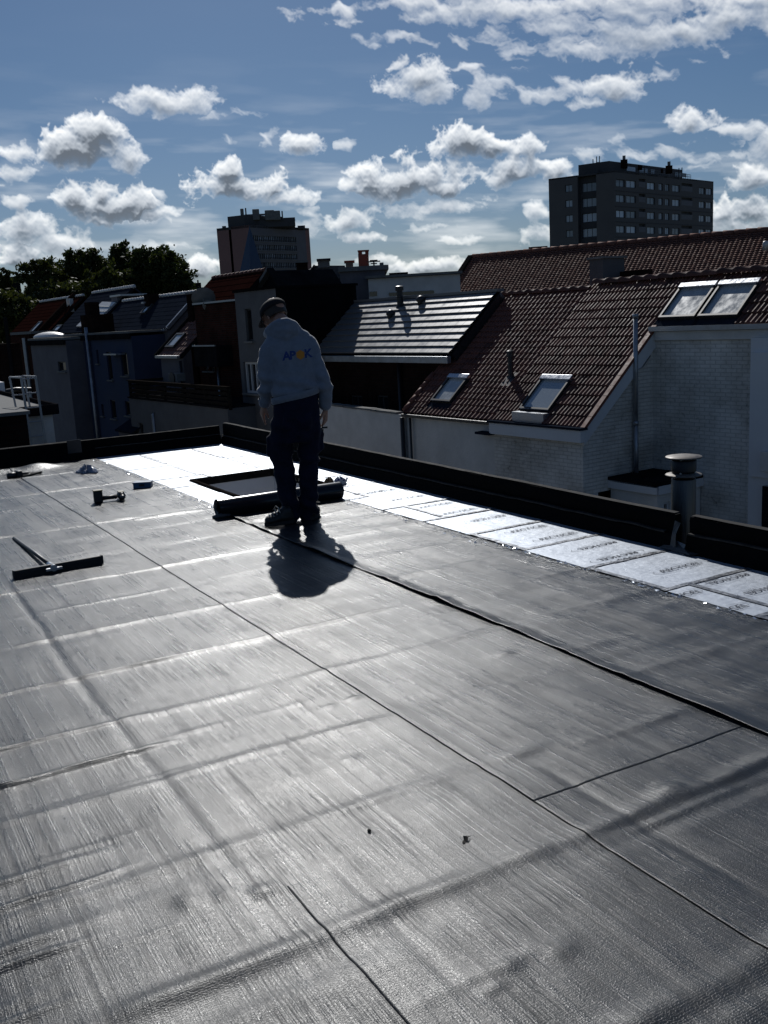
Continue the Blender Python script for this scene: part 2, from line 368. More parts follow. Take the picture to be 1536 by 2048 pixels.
# ---------------------------------------------------------------- mesh builder
WL = {}
class MB:
    def __init__(s): s.v = []; s.f = []
    def add(s, vs, fs):
        o = len(s.v); s.v += [tuple(map(float, p)) for p in vs]; s.f += [tuple(i+o for i in f) for f in fs]; return s
    def box(s, c, size, ax=None):
        """box by centre, full sizes and axes"""
        c = np.array(c, float); ax = np.eye(3) if ax is None else np.array(ax, float)
        vs = [c+ax[0]*size[0]/2*i+ax[1]*size[1]/2*j+ax[2]*size[2]/2*k for i in (-1, 1) for j in (-1, 1) for k in (-1, 1)]
        fs = [(0, 1, 3, 2), (4, 6, 7, 5), (0, 4, 5, 1), (2, 3, 7, 6), (0, 2, 6, 4), (1, 5, 7, 3)]
        return s.add(vs, fs)
    def aabb(s, a, b): a = np.array(a, float); b = np.array(b, float); return s.box((a+b)/2, b-a)
    def prism(s, poly, dz):
        """polygon (list of 3d points) extruded by vector dz"""
        n = len(poly); poly = [np.array(p, float) for p in poly]; dz = np.array(dz, float)
        vs = poly+[p+dz for p in poly]
        return s.add(vs, [tuple(range(n))[::-1], tuple(range(n, 2*n))]+[(i, (i+1) % n, (i+1) % n+n, i+n) for i in range(n)])
    def poly(s, pts): return s.add(pts, [tuple(range(len(pts)))])
    def bar(s, a, b, w, h=None, up=(0, 0, 1)):
        a = np.array(a, float); b = np.array(b, float); h = h or w
        d = b-a; L = np.linalg.norm(d); d /= L; u = np.array(up, float)
        if abs(d@u) > .98: u = np.array([1., 0, 0])
        r = np.cross(d, u); r /= np.linalg.norm(r); u = np.cross(r, d)
        return s.box((a+b)/2, (L, w, h), (d, r, u))
    def tube(s, pts, rad, n=10, cap=True):
        pts = [np.array(p, float) for p in pts]; rad = rad if hasattr(rad, '__len__') else [rad]*len(pts)
        rings = []; o = len(s.v); vs = []
        for i, p in enumerate(pts):
            d = pts[min(i+1, len(pts)-1)]-pts[max(i-1, 0)]; d = d/(np.linalg.norm(d)+1e-9)
            u = np.array([0, 0, 1.]) if abs(d[2]) < .95 else np.array([1., 0, 0])
            r = np.cross(d, u); r /= np.linalg.norm(r); u = np.cross(r, d)
            for k in range(n):
                a = 2*math.pi*k/n; vs.append(p+(r*math.cos(a)+u*math.sin(a))*rad[i])
        fs = [(i*n+k, i*n+(k+1) % n, (i+1)*n+(k+1) % n, (i+1)*n+k) for i in range(len(pts)-1) for k in range(n)]
        if cap: fs += [tuple(range(n))[::-1], tuple((len(pts)-1)*n+k for k in range(n))]
        return s.add(vs, fs)
    def lathe(s, c, prof, n=24):
        c = np.array(c, float); vs = []
        for r, z in prof:
            for k in range(n): a = 2*math.pi*k/n; vs.append(c+np.array([r*math.cos(a), r*math.sin(a), z]))
        fs = [(i*n+k, i*n+(k+1) % n, (i+1)*n+(k+1) % n, (i+1)*n+k) for i in range(len(prof)-1) for k in range(n)]
        fs += [tuple(range(n))[::-1], tuple((len(prof)-1)*n+k for k in range(n))]
        return s.add(vs, fs)
    def build(s, name, m, parent=None, smooth=False, bevel=0):
        return link(name, mesh_of(name, s.v, s.f, m, smooth), parent, bevel)
def mesh_of(name, v, f, m, smooth=False):
    me = bpy.data.meshes.new(name); me.from_pydata([tuple(p) for p in v], [], f); me.update()
    if m: me.materials.append(MAT[m])
    if smooth: me.polygons.foreach_set('use_smooth', [True]*len(me.polygons))
    return me
def link(name, me, parent=None, bevel=0, fixn=True):
    """link a mesh given in world coordinates; its origin goes to its base, or to its parent's"""
    n = len(me.vertices); co = np.empty(n*3); me.vertices.foreach_get('co', co); co = co.reshape(-1, 3)
    if parent is None:
        lo, hi = co.min(0), co.max(0); L = np.array([(lo[0]+hi[0])/2, (lo[1]+hi[1])/2, lo[2]])
    else: L = WL[parent.name]
    co -= L; me.vertices.foreach_set('co', co.ravel()); me.update()
    if fixn:
        bm = bmesh.new(); bm.from_mesh(me); bmesh.ops.recalc_face_normals(bm, faces=bm.faces); bm.to_mesh(me); bm.free()
    o = bpy.data.objects.new(name, me); COL.objects.link(o)
    if parent is None: o.location = L
    else: o.parent = parent
    WL[o.name] = L
    if bevel:
        b = o.modifiers.new('bevel', 'BEVEL'); b.width = bevel; b.segments = 2; b.limit_method = 'ANGLE'
    return o
def tag(o, label=None, cat=None, group=None, kind=None):
    if label: o['label'] = label
    if cat: o['category'] = cat
    if group: o['group'] = group
    if kind: o['kind'] = kind
    return o
def thing(name, loc, label, cat, group=None):
    o = bpy.data.objects.new(name, None); COL.objects.link(o); o.location = tuple(loc); o.empty_display_size = .2
    WL[o.name] = np.array(loc, float); return tag(o, label, cat, group)
def inst(name, me, M, parent):
    """a piece with shared mesh data placed by a world matrix"""
    o = bpy.data.objects.new(name, me); COL.objects.link(o); o.parent = parent
    L = WL[parent.name]; o.matrix_basis = Matrix.Translation(Vector((-L[0], -L[1], -L[2]))) @ M
    WL[o.name] = np.array(M.translation); return o

# ---------------------------------------------------------------- frame of the terrace of houses opposite
A = R(-4); SV = np.array([math.sin(A), math.cos(A), 0]); PV = np.array([math.cos(A), -math.sin(A), 0]); ZV = np.array([0, 0, 1.])
def W(t, d, z): return SV*t+PV*d+ZV*z
def hit(x, y, P0, n): d = ray(x, y); return CP+d*((np.array(P0)-CP)@n/(d@n))
def fac(x, y, d): P = hit(x, y, PV*d, PV); return P@SV, P[2]            # on a wall facing us across the gardens
def gab(x, y, t): P = hit(x, y, SV*t, SV); return P@PV, P[2]            # on a cross wall
def at_r(x, y, r): d = ray(x, y); return CP+d*(r/math.hypot(d[0], d[1]))
def at_z(x, y, z=0.): d = ray(x, y); return CP+d*((z-H)/d[2])
def at_y(x, y, Y): d = ray(x, y); return CP+d*Y/d[1]
GZ = -6.2

# ---------------------------------------------------------------- ground and our roof
tag(MB().aabb((-1500, -1500, GZ-.5), (2500, 3500, GZ)).build('ground', 'ground'), kind='structure')
OX0, OX1, OY0, OY1 = 2.96, 3.84, 7.74, 9.10            # the opening cut for a rooflight
deck = MB()
def around(x0, y0, x1, y1, z0, z1, m):
    m.aabb((x0, y0, z0), (OX0, y1, z1)); m.aabb((OX1, y0, z0), (x1, y1, z1))
    m.aabb((OX0, y0, z0), (OX1, OY0, z1)); m.aabb((OX0, OY1, z0), (OX1, y1, z1))
around(-5, -5, 4.42, 11.95, -.28, -.052, deck)
deck.aabb((-5, -5, -.0519), (2.555, 11.7, -.001))
deck.aabb((-5, -5, GZ), (4.41, -4.7, -.28)); deck.aabb((-5, -4.7, GZ), (-4.7, 11.94, -.28)); deck.aabb((4.1, -4.7, GZ), (4.41, 11.94, -.28)); deck.aabb((-4.7, 11.6, GZ), (4.1, 11.94, -.28))
roof = tag(deck.build('roof_deck', 'bitumen'), kind='structure')

# insulation boards, each a piece of the roof
PITCHY = .583; JY0 = 4.13
def clip_hole(x0, y0, x1, y1):
    g = .012
    if x1 <= OX0-g or x0 >= OX1+g or y1 <= OY0-g or y0 >= OY1+g: return [(x0, y0, x1, y1)]
    out = []
    if x0 < OX0-g: out.append((x0, y0, OX0-g, y1))
    if x1 > OX1+g: out.append((OX1+g, y0, x1, y1))
    xa, xb = max(x0, OX0-g), min(x1, OX1+g)
    if y0 < OY0-g: out.append((xa, y0, xb, OY0-g))
    if y1 > OY1+g: out.append((xa, OY1+g, xb, y1))
    return [r for r in out if r[2]-r[0] > .03 and r[3]-r[1] > .03]
XR = 4.262
rects = []; tapes = []
k = -7
rowy = []
while True:
    y0 = JY0+PITCHY*k; y1 = y0+PITCHY
    if y0 > 9.3: break
    rowy.append((y0, min(y1, 9.4))); k += 1
for i, (y0, y1) in enumerate(rowy):
    xj = (3.80 if i % 2 == 0 else 3.20) if y1 > 6.4 else (3.80 if i % 2 else 3.62-.0)
    xs = [2.57, xj, XR] if y1 > 6.4 or i % 2 == 0 else [2.57, XR]
    if 2.9 < y0 < 3.0 : xs = [2.57, 3.78, XR]
    for a, b in zip(xs[:-1], xs[1:]): rects += clip_hole(a+.002, y0+.002, b-.002, y1-.002)
    tapes.append(('x', xs[0], XR, y1, .034 if y1 < 6.6 else .020))
    for xx in xs[1:-1]: tapes.append(('y', y0, y1, xx, .035))
yb = rowy[-1][1]
for a, b in ((2.57, 3.16), (3.16, 3.80), (3.80, XR)):
    for c, d in ((yb, 10.3), (10.3, 11.38), (11.38, 11.69)):
        rects.append((a+.002, c+.002, b-.002, d-.002))
for xx in (3.16, 3.80):
    tapes += [('y', yb, 10.15, xx, .05), ('y', 10.45, 11.4, xx, .05)]
tapes.append(('x', 2.57, XR, 10.3, .02))
boards = []
for (a, b, c, d) in rects:
    m = MB(); z = -.0005+random.uniform(-.002, .0015); e = .005
    tl = [random.uniform(-.0012, .0012) for _ in range(4)]
    m.add([(a, b, -.05), (c, b, -.05), (c, d, -.05), (a, d, -.05), (a, b, z-e), (c, b, z-e), (c, d, z-e), (a, d, z-e),
           (a+e, b+e, z+tl[0]), (c-e, b+e, z+tl[1]), (c-e, d-e, z+tl[2]), (a+e, d-e, z+tl[3])],
          [(0, 3, 2, 1), (0, 1, 5, 4), (1, 2, 6, 5), (2, 3, 7, 6), (3, 0, 4, 7), (4, 5, 9, 8), (5, 6, 10, 9), (6, 7, 11, 10), (7, 4, 8, 11), (8, 9, 10, 11)])
    boards.append(((a, b, c, d), m.build('insulation_board', 'foil', roof), z))
for (o, a, b, c, w) in tapes:
    m = MB(); n = max(2, int((b-a)/.09)); p = []
    for i in range(n+1):
        u = a+(b-a)*i/n
        if o == 'x' and OY0-.05 < c < OY1+.05 and OX0-.06 < u < OX1+.06: u = None
        p.append(u)
    for i in range(n):
        if p[i] is None or p[i+1] is None: continue
        j0 = random.uniform(-.004, .004); z = .0032+random.uniform(0, .0015); z2 = .0032+random.uniform(0, .0015)
        if o == 'x': q = [(p[i], c-w/2+j0, z), (p[i+1], c-w/2+j0, z2), (p[i+1], c+w/2+j0, z2), (p[i], c+w/2+j0, z)]
        elif OX0-.03 < c < OX1+.03 and p[i+1] > OY0-.03 and p[i] < OY1+.03: continue
        else: q = [(c-w/2+j0, p[i], z), (c+w/2+j0, p[i], z), (c+w/2+j0, p[i+1], z2), (c-w/2+j0, p[i+1], z2)]
        m.poly(q)
    if m.v: m.build('joint_tape', 'tape', roof)

# lettering on the foil
def text_mesh(body, size, m, name='lettering', spacing=1., bold=.0):
    cu = bpy.data.curves.new('t', 'FONT'); cu.body = body; cu.size = size; cu.align_x = 'CENTER'; cu.align_y = 'CENTER'; cu.space_character = spacing; cu.offset = bold; cu.resolution_u = 3
    o = bpy.data.objects.new('t', cu); COL.objects.link(o)
    me = bpy.data.meshes.new_from_object(o.evaluated_get(bpy.context.evaluated_depsgraph_get()))
    bpy.data.objects.remove(o); bpy.data.curves.remove(cu)
    v = np.array([tuple(p.co) for p in me.vertices]); f = [tuple(p.vertices) for p in me.polygons]
    bpy.data.meshes.remove(me); return v, f
tv, tf = text_mesh('RECTICEL', .088, None, spacing=1.02, bold=.0016)
tv[:, 0] *= 1.25
sv_, sf_ = text_mesh('INSULATION', .026, None, spacing=1.1)
def logo_mesh():
    m = MB(); m.add(tv, tf)
    s = sv_.copy(); s[:, 0] += .13; s[:, 1] -= .055; m.add(s, sf_)
    for a0, a1 in ((-20, 118), (160, 298)):
        n = 26; pts = []
        for i in range(n+1):
            a = R(a0+(a1-a0)*i/n); wd = .0045*math.sin(math.pi*i/n)+.0018
            pts.append((np.array([.33*math.cos(a), .078*math.sin(a), 0]), wd))
        vs = []
        for p, wd in pts: vs += [p*(1-wd/.30), p*(1+wd/.30)]
        m.add(vs, [(2*i, 2*i+1, 2*i+3, 2*i+2) for i in range(n)])
    return mesh_of('logo_print', m.v, m.f, 'print')
LOGO = logo_mesh()
def stamp(x, y, rot=0., sc=1.):
    for (a, b, c, d), o, z in boards:
        if a < x < c and b < y < d:
            inst('logo_print', LOGO, Matrix.Translation((x, y, .0042)) @ Matrix.Rotation(rot, 4, 'Z') @ Matrix.Diagonal((sc, sc, 1, 1)), o); return
for (px, py, rot) in ((1385, 1129, 0), (1305, 1107, 0), (1195, 1092, math.pi), (1235, 1113, math.pi), (1060, 1057, 0), (1118, 1072, 0), (980, 1036, math.pi), (925, 1022, 0), (880, 1009, 0),
                      (1495, 1148, math.pi), (1535, 1176, math.pi), (1357, 1192, 0), (1450, 1222, 0), (855, 990, 0), (795, 978, 0), (740, 985, 0), (560, 915, 0), (520, 905, math.pi), (700, 1000, 0)):
    p = at_z(px, py); stamp(min(p[0], 4.0), p[1], rot+random.uniform(-.05, .05), .62)

# rooflight opening: kerb, white shaft, dark floor far below
op = thing('roof_opening', ((OX0+OX1)/2, (OY0+OY1)/2, -.05), 'open rectangular rooflight hole with dark timber kerb cut in the shiny foil', 'roof opening')
w = .032
for a, b in (((OX0, OY0, -.06), (OX1, OY0+w, .014)), ((OX0, OY1-w, -.06), (OX1, OY1, .014)), ((OX0, OY0+w, -.06), (OX0+w, OY1-w, .014)), ((OX1-w, OY0+w, -.06), (OX1, OY1-w, .014))):
    MB().aabb(a, b).build('kerb', 'wood_dark', op, bevel=.004)
m = MB()
x0, x1, y0, y1 = OX0+.012, OX1-.012, OY0+.012, OY1-.012; zt, zb = -.0605, -1.5
m.add([(x0, y0, zt), (x1, y0, zt), (x1, y1, zt), (x0, y1, zt), (x0, y0, zb), (x1, y0, zb), (x1, y1, zb), (x0, y1, zb)], [(0, 4, 5, 1), (1, 5, 6, 2), (2, 6, 7, 3), (3, 7, 4, 0)])
sh = m.build('shaft_lining', 'white_panel', op)
MB().aabb((x0-.3, y0-.3, zb-.5), (x1+.3, y1+.3, zb-.45)).build('floor_below', 'dark_slab', op)

# ---------------------------------------------------------------- roofing membrane sheets (real relief)
def sm(x, a, b): t = np.clip((x-a)/(b-a), 0, 1); return t*t*(3-2*t)
def win(x, a, b, s=.12): return sm(x, a-s, a+s)*(1-sm(x, b-s, b+s))
FOLDS = [  # y, x0, x1, amplitude, half width, asymmetry
 (1.945, .30, 2.6, .0085, .035), (1.875, 1.7, 2.45, .0022, .015), (2.45, -1, 1.9, .0055, .032), (2.98, -1, 1.6, .0048, .030), (3.545, .80, 2.6, .0042, .030), (4.14, -1, 2.3, .0062, .016),
 (2.385, 2.0, 2.55, .0045, .03), (1.315, 1.2, 1.9, .006, .04), (2.64, -.2, .48, .006, .022), (2.32, -.2, .38, .006, .022), (2.10, -.2, .22, .005, .025), (2.80, -.2, .2, .004, .03),
 (3.56, -.2, .84, .0075, .013), (3.25, -.2, .86, .0085, .014), (4.78, .6, 2.0, .0042, .012), (5.83, .6, 2.45, .0050, .012), (5.30, .9, 1.6, .002, .014), (7.56, -1, 2.0, .0075, .014), (7.46, 1.9, 2.55, .0055, .014), (9.45, 1.0, 2.5, .0085, .016), (8.70, .6, 1.4, .003, .02), (10.6, 1, 2.5, .006, .016), (6.6, .3, 1.4, .002, .018),
 (3.3, .9, 1.5, .0018, .02), (2.52, -.3, .5, .006, .012), (2.25, -.3, .35, .006, .012), (2.05, -.3, .3, .005, .012), (2.18, .25, .62, .0035, .008), (2.70, .35, .62, .002, .010), (3.02, .45, .9, .002, .008), (1.78, .5, 1.0, .003, .03), (1.62, .9, 1.3, .003, .02), (2.72, 1.0, 1.7, .0015, .03)]
BUMPS = [(2.05, 1.99, .07, .03, .011), (1.28, 1.58, .045, .03, .005), (1.14, 1.60, .05, .025, .004), (2.37, 3.25, .05, .025, .005), (1.62, 3.21, .04, .02, .006), (1.50, 3.2, .03, .015, .004), (1.08, 1.56, .03, .012, .004), (.63, 2.26, .03, .05, .007), (.81, 2.20, .05, .03, .008), (.72, 2.24, .03, .03, .005), (2.28, 1.72, .05, .03, .006), (1.35, 2.75, .03, .02, .004), (1.95, 11.25, .20, .14, .055), (1.55, 11.3, .2, .12, .03)]
def facet(x, y):
    """the boards below do not lie quite level: each tips the sheet a little"""
    i = np.floor((y-JY0)/PITCHY); f = (y-JY0)/PITCHY-i
    j = np.floor((x+.6*(i % 2))/1.2); g = (x+.6*(i % 2))/1.2-j
    def h(k): n = np.sin(i*12.9898+j*78.233+k*37.7)*43758.5453; return n-np.floor(n)-.5
    e = sm(f, 0, .09)*(1-sm(f, .91, 1))*sm(g, 0, .18)*(1-sm(g, .82, 1))
    return e*((f-.5)*.6*h(1)*.022+(g-.5)*1.2*h(2)*.010+h(3)*.0015)
def relief(x, y, sheet):
    sd = 0 if sheet < 3 else 3
    z = vnoise(x, y, .55, .9, 3+sd)*.010+vnoise(x, y, .09, .35, 8+sd)*.0022
    z = z+vnoise(x, y, .02, .25, 21+sd, 2)*.0005+facet(x, y)*(1 if sheet < 3 else .4)
    z = z+vnoise(x, y, .4, .13, 31+sd, 2)*.0022
    if sheet < 3:
        for i, (fy, a, b, am, wd) in enumerate(FOLDS):
            yy = fy+vnoise(x, x*0, .22, 1, 40+i, 2)*(.022 if fy < 3.3 else .014)
            k = win(x, a, b)*(.72+1.1*vnoise(x, x*0, .3, 1, 60+i, 2))
            z = z+(2.1 if wd < .0155 else 1.9 if fy > 2 and wd < .023 else 1.45)*am*k*np.exp(-((y-yy)/wd)**2)
        for bx, by, rx, ry, am in BUMPS:
            z = z+am*np.exp(-(((x-bx)/rx)**2+((y-by)/ry)**2))
        # long shallow troughs along the sheet
        z = z-.0038*np.exp(-((x-.785-vnoise(y, y*0, .6, 1, 91)*.05)/.022)**2)*win(y, 2.2, 6, .4)
        z = z-.0038*np.exp(-((x-.968)/.018)**2)*win(y, 2.46, 2.92, .05)
        z = z-.0028*np.exp(-((x-1.02)/.02)**2)*win(y, 1.6, 2.2, .1)-.0028*np.exp(-((x-1.83)/.02)**2)*win(y, 1.5, 2.3, .15)
    else:
        z = z+vnoise(x, y, .8, .16, 5, 2)*.013
        for i, yy in enumerate((6.55, 6.27, 5.78, 5.1, 4.62, 4.1, 3.55, 3.1, 2.75)):
            z = z+.0075*np.exp(-((y-yy-vnoise(x, x*0, .3, 1, 70+i)*.03)/.03)**2)*(.5+1.2*vnoise(x, x*0, .4, 1, 80+i))
    return z
def sheet(name, idx, x0, x1, y0, y1, base, lap_left, label, lap_front=0):
    xs = np.concatenate([[x0], np.arange(x0+.006, x1-.006, .0125), [x1]])
    ys = [y0]
    while ys[-1] < y1-.02: ys.append(ys[-1]+(.03 if ys[-1] < 1 else .0115 if ys[-1] < 4.4 else .016 if ys[-1] < 7 else .026))
    ys.append(y1); ys = np.array(ys)
    if x1-x0 > 2: xs = np.concatenate([np.arange(x0, -.3, .12), np.arange(-.3, x1-.006, .0125), [x1]])
    X, Y = np.meshgrid(xs, ys)
    # slightly wandering edges
    e0 = vnoise(Y, Y*0, .9, 1, 5+idx)*.006+vnoise(Y, Y*0, .05, 1, 6+idx)*.0012
    k = np.clip(1-(X-x0)/.08, 0, 1) if lap_left else 0
    Xd = X+e0*k
    Z = relief(Xd, Y, idx)+base
    if lap_left:
        d = Xd-x0-e0
        lift = lap_left*(1-sm(d, .0, .085))
        if idx == 3: lift = lift*(.75+.9*np.clip(vnoise(Y, Y*0, .5, 1, 44), -.4, .6))
        Z = Z+lift
    if y1 < 3: Z = Z-.005*sm(Y, EL_+.012, EL_+.04)           # tucked under the far sheet
    if lap_front:
        fr = vnoise(X, X*0, .3, 1, 77, 3)
        Z = Z+lap_front*(1-sm(Y-y0, .0, .05))
        Yd = Y+(vnoise(X, X*0, .2, 1, 78, 3)*.010)*np.clip(1-(Y-y0)/.05, 0, 1)
    else: Yd = Y
    ny, nx = X.shape; Z = np.maximum(Z, .0012)
    th = .0014
    top = np.stack([Xd, Yd, Z], -1).reshape(-1, 3)
    i = np.arange(ny*nx).reshape(ny, nx)
    F = np.stack([i[:-1, :-1], i[:-1, 1:], i[1:, 1:], i[1:, :-1]], -1).reshape(-1, 4)
    rim = np.concatenate([i[0, :], i[1:, -1], i[-1, -2::-1], i[-2:0:-1, 0]])
    low = top[rim].copy(); low[:, 2] = low[:, 2]-th-(.001)
    nr = len(rim); b0 = ny*nx; j = np.arange(nr)
    F2 = np.stack([rim[j], b0+j, b0+(j+1) % nr, rim[(j+1) % nr]], -1)
    if lap_front and idx == 0: F2 = F2[~((rim[F2[:, 1]-b0] < nx) & (rim[F2[:, 2]-b0] < nx))]   # a feathered end lap
    v = np.concatenate([top, low]); f = np.concatenate([F, F2])
    me = bpy.data.meshes.new(name); me.vertices.add(len(v)); me.vertices.foreach_set('co', v.ravel())
    me.loops.add(f.size); me.loops.foreach_set('vertex_index', f.ravel()); me.polygons.add(len(f))
    me.polygons.foreach_set('loop_start', np.arange(0, f.size, 4)); me.polygons.foreach_set('loop_total', np.full(len(f), 4))
    me.update(calc_edges=True); me.validate()
    sm_ = np.ones(len(me.polygons), bool); sm_[len(F):] = False; me.polygons.foreach_set('use_smooth', sm_)
    me.materials.append(MAT['membrane']); me.materials.append(MAT['bitumen'])
    mi = np.zeros(len(me.polygons), int); mi[len(F):] = 0 if lap_front else 1; me.polygons.foreach_set('material_index', mi)
    o = link(name, me, fixn=False)
    return tag(o, label, 'roofing membrane', 'laid membrane sheets on the flat roof', 'thing')
EL_ = 2.163                                             # end laps: the far sheets lie over the near ones here
sheet('membrane_sheet', 0, -4.6, .94, -1.5, EL_+.08, .0131, 0, 'near left membrane sheet, creased and wrinkled, at the bottom left of the roof')
sheet('membrane_sheet', 1, .87, 1.74, -1.5, EL_+.08, .0133, .0012, 'near middle membrane sheet with the dead leaf on it')
sheet('membrane_sheet', 0, -4.6, 1.74, EL_, 11.66, .0138, 0, 'long far membrane sheet under the squeegee, running back to the far parapet', -.0005)
sheet('membrane_sheet', 2, 1.667, 2.655, -1.5, EL_+.08, .0148, .0013, 'near right membrane sheet with the round blisters, at the bottom right')
s2 = sheet('membrane_sheet', 2, 1.667, 2.655, EL_, 11.66, .0157, .0016, 'long middle membrane sheet under the drill, with the blue box at its edge', -.0005)
s3 = sheet('membrane_sheet', 3, 2.572, 3.555, -1.5, 7.095, .0180, .018, 'loose membrane sheet just unrolled at right beside the bare foil boards')
# torn release film glittering along the sheet edges
def film(x0, x1, y0, y1, z, par, seed):
    r = np.random.default_rng(seed); m = MB(); n = int((y1-y0)/.022)
    for _ in range(n):
        y = r.uniform(y0, y1); x = r.uniform(x0, x1); s = r.uniform(.003, .009); a = r.uniform(0, 6.28)
        zz = [z+abs(r.normal(0, .004)) for _ in range(4)]
        m.add([(x+s*math.cos(a+q*1.57)*r.uniform(.5, 1.4), y+s*2*math.sin(a+q*1.57)*r.uniform(.4, 1.2), zz[q]) for q in range(4)], [(0, 1, 2), (0, 2, 3)])
    o = m.build('torn_film', 'film', par); o['kind'] = 'stuff'; return o
film(3.42, 3.54, 4.9, 6.98, .026, s3, 1); film(3.505, 3.535, 2.2, 4.9, .024, s3, 2)
film(2.575, 2.645, 7.1, 11.5, .018, s2, 3)
# bitumen edge strip seen along the right side of the loose sheet
mb = MB()
for i in range(60):
    ya = .2+i*.113; yb2 = ya+.113
    mb.add([(3.557, ya, .003), (3.595, ya, .0035), (3.595, yb2, .0035), (3.557, yb2, .003), (3.557, ya, .019), (3.557, yb2, .019)], [(0, 1, 2, 3), (0, 3, 5, 4)])
mb.build('bitumen_edge', 'bitumen', s3)

# ---------------------------------------------------------------- parapets
def parapet_mesh(x0, x1, y0, y1, h0, h1, n, led=None, along='y', inner=-1):
    """wrapped upstand with a ledge, wandering a little; profile across, swept along"""
    m = MB(); L = (y1-y0) if along == 'y' else (x1-x0); wdt = (x1-x0) if along == 'y' else (y1-y0)
    prof = [(-.035, .0), (-.012, .05), (-.004, led-.008), (.014, led), (.018, led+.006), (.020, 1e3-.02), (.026, 1e3), (wdt-.01, 1e3+.002), (wdt, 1e3-.02), (wdt, -.3)]
    rings = []
    for i in range(n+1):
        u = i/n; h = h0+(h1-h0)*u+float(vnoise(np.array([u*L]), np.array([0.]), .5, 1, 12))*.012
        jx = float(vnoise(np.array([u*L]), np.array([0.]), .35, 1, 14))*.018; jl = float(vnoise(np.array([u*L]), np.array([0.]), .3, 1, 15))*.016
        ring = []
        for a, z in prof:
            zz = h+(z-1e3) if z > 100 else z+(jl if z > .02 else 0)
            aa = a+(jx if a < .02 else 0)
            if along == 'y': ring.append((x0+aa, y0+L*u, zz))
            else: ring.append((x0+L*u, y0+aa, zz))
        rings.append(ring)
    k = len(prof); vs = [p for r in rings for p in r]
    fs = [(i*k+j, i*k+j+1, (i+1)*k+j+1, (i+1)*k+j) for i in range(n) for j in range(k-1)]
    fs += [tuple(range(k))[::-1], tuple(n*k+j for j in range(k))]
    m.add(vs, fs); return m
pr_ = parapet_mesh(4.28, 4.355, 4.145, 11.7, .205, .245, 90, led=.095).build('parapet_wall', 'bitumen')
tag(pr_, 'long black bitumen covered parapet along the right roof edge, behind the man', 'parapet', 'parapets round the flat roof')
pn = parapet_mesh(4.285, 4.36, -4.6, 4.035, .215, .207, 70, led=.108).build('parapet_wall', 'bitumen')
tag(pn, 'short black parapet at the right picture edge, beside the flue and past the gap', 'parapet', 'parapets round the flat roof')
pb = parapet_mesh(-4.9, 4.27, 11.72, 11.80, .205, .215, 90, led=.11, along='x').build('parapet_wall', 'bitumen')
tag(pb, 'black parapet across the far end of the roof, left of the man', 'parapet', 'parapets round the flat roof')
def strip_along(par, name, m, x, z, w, h, y0, y1, along, seed, gap=.0):
    mb = MB(); n = int((y1-y0)/.06); vs = []
    for i in range(n+1):
        u = y0+(y1-y0)*i/n; j = float(vnoise(np.array([u]), np.array([0.]), .16, 1, seed, 3))*.010; jz = float(vnoise(np.array([u]), np.array([0.]), .22, 1, seed+1, 3))*.014
        for a, b in ((-w/2, -h/2), (w/2, -h/2), (w/2, h/2), (-w/2, h/2)):
            vs.append((x+a+j*.3, u, z+b+jz) if along == 'y' else (u, x+a+j*.3, z+b+jz))
    mb.add(vs, [(i*4+k, i*4+(k+1) % 4, (i+1)*4+(k+1) % 4, (i+1)*4+k) for i in range(n) for k in range(4)])
    return mb.build(name, m, par)
strip_along(pr_, 'ledge_edge', 'dusty_edge', 4.283, .100, .030, .010, 4.20, 11.68, 'y', 51)
strip_along(pn, 'ledge_edge', 'dusty_edge', 4.290, .112, .030, .010, -4.5, 4.02, 'y', 53)
strip_along(pb, 'ledge_edge', 'dusty_edge', 11.722, .114, .030, .010, 2.7, 4.25, 'x', 55)
for _p, _x, _a, _b, _s, _z0, _z1 in ((pr_, 4.330, 4.16, 11.7, 57, .210, .250), (pn, 4.334, -4.5, 4.03, 59, .2195, .2115)):
    mb = MB(); n = int((_b-_a)/.09); vs = []
    for i in range(n+1):
        u = _a+(_b-_a)*i/n; z = _z0+(_z1-_z0)*i/n+float(vnoise(np.array([(u-_a)]), np.array([0.]), .5, 1, 12))*.012; jj = float(vnoise(np.array([u]), np.array([0.]), .1, 1, _s, 2))*.02
        vs += [(_x-.022+jj*.7, u, z+.003), (_x+.022, u, z+.0045)]
    mb.add(vs, [(2*i, 2*i+1, 2*i+3, 2*i+2) for i in range(n)]); mb.build('dusty_top', 'dusty_edge', _p)
# membrane turned up the far parapet on the left, lapping its top
mb = MB(); vs = []; N = 60
for i in range(N+1):
    x = -4.6+7.17*i/N; j = float(vnoise(np.array([x]), np.array([0.]), .4, 1, 33))
    vs += [(x, 11.58+j*.03, .020), (x, 11.64+j*.03, .032), (x, 11.676+j*.012, .10), (x, 11.69+j*.008, .214+j*.006), (x, 11.73, .221+j*.006), (x, 11.80, .220)]
mb.add(vs, [(i*6+j, i*6+j+1, (i+1)*6+j+1, (i+1)*6+j) for i in range(N) for j in range(5)])
mb.build('turned_up_sheet', 'bitumen', pb, smooth=True)
MB().box((2.46, 11.668, .14), (.16, .006, .2)).build('lap_strip', 'roll_skin', pb)
# corner dressing at the gap
mb = MB(); mb.add([(4.232, 4.21, .006), (4.20, 3.93, .010), (4.25, 3.915, .013), (4.33, 4.06, .02), (4.30, 4.14, .05)], [(0, 1, 2, 3, 4)])
tag(mb.build('flashing_flap', 'bitumen_edge', pr_), 'loose black flap folded onto the foil at the gap')
mb = MB(); mb.add([(4.275, 4.145, .09), (4.25, 4.14, .0), (4.262, 4.10, .10), (4.24, 4.085, .01), (4.30, 4.10, .16), (4.30, 4.145, .17)], [(0, 1, 3, 2), (0, 2, 4, 5)])
mb.build('end_flap', 'bitumen_edge', pr_)

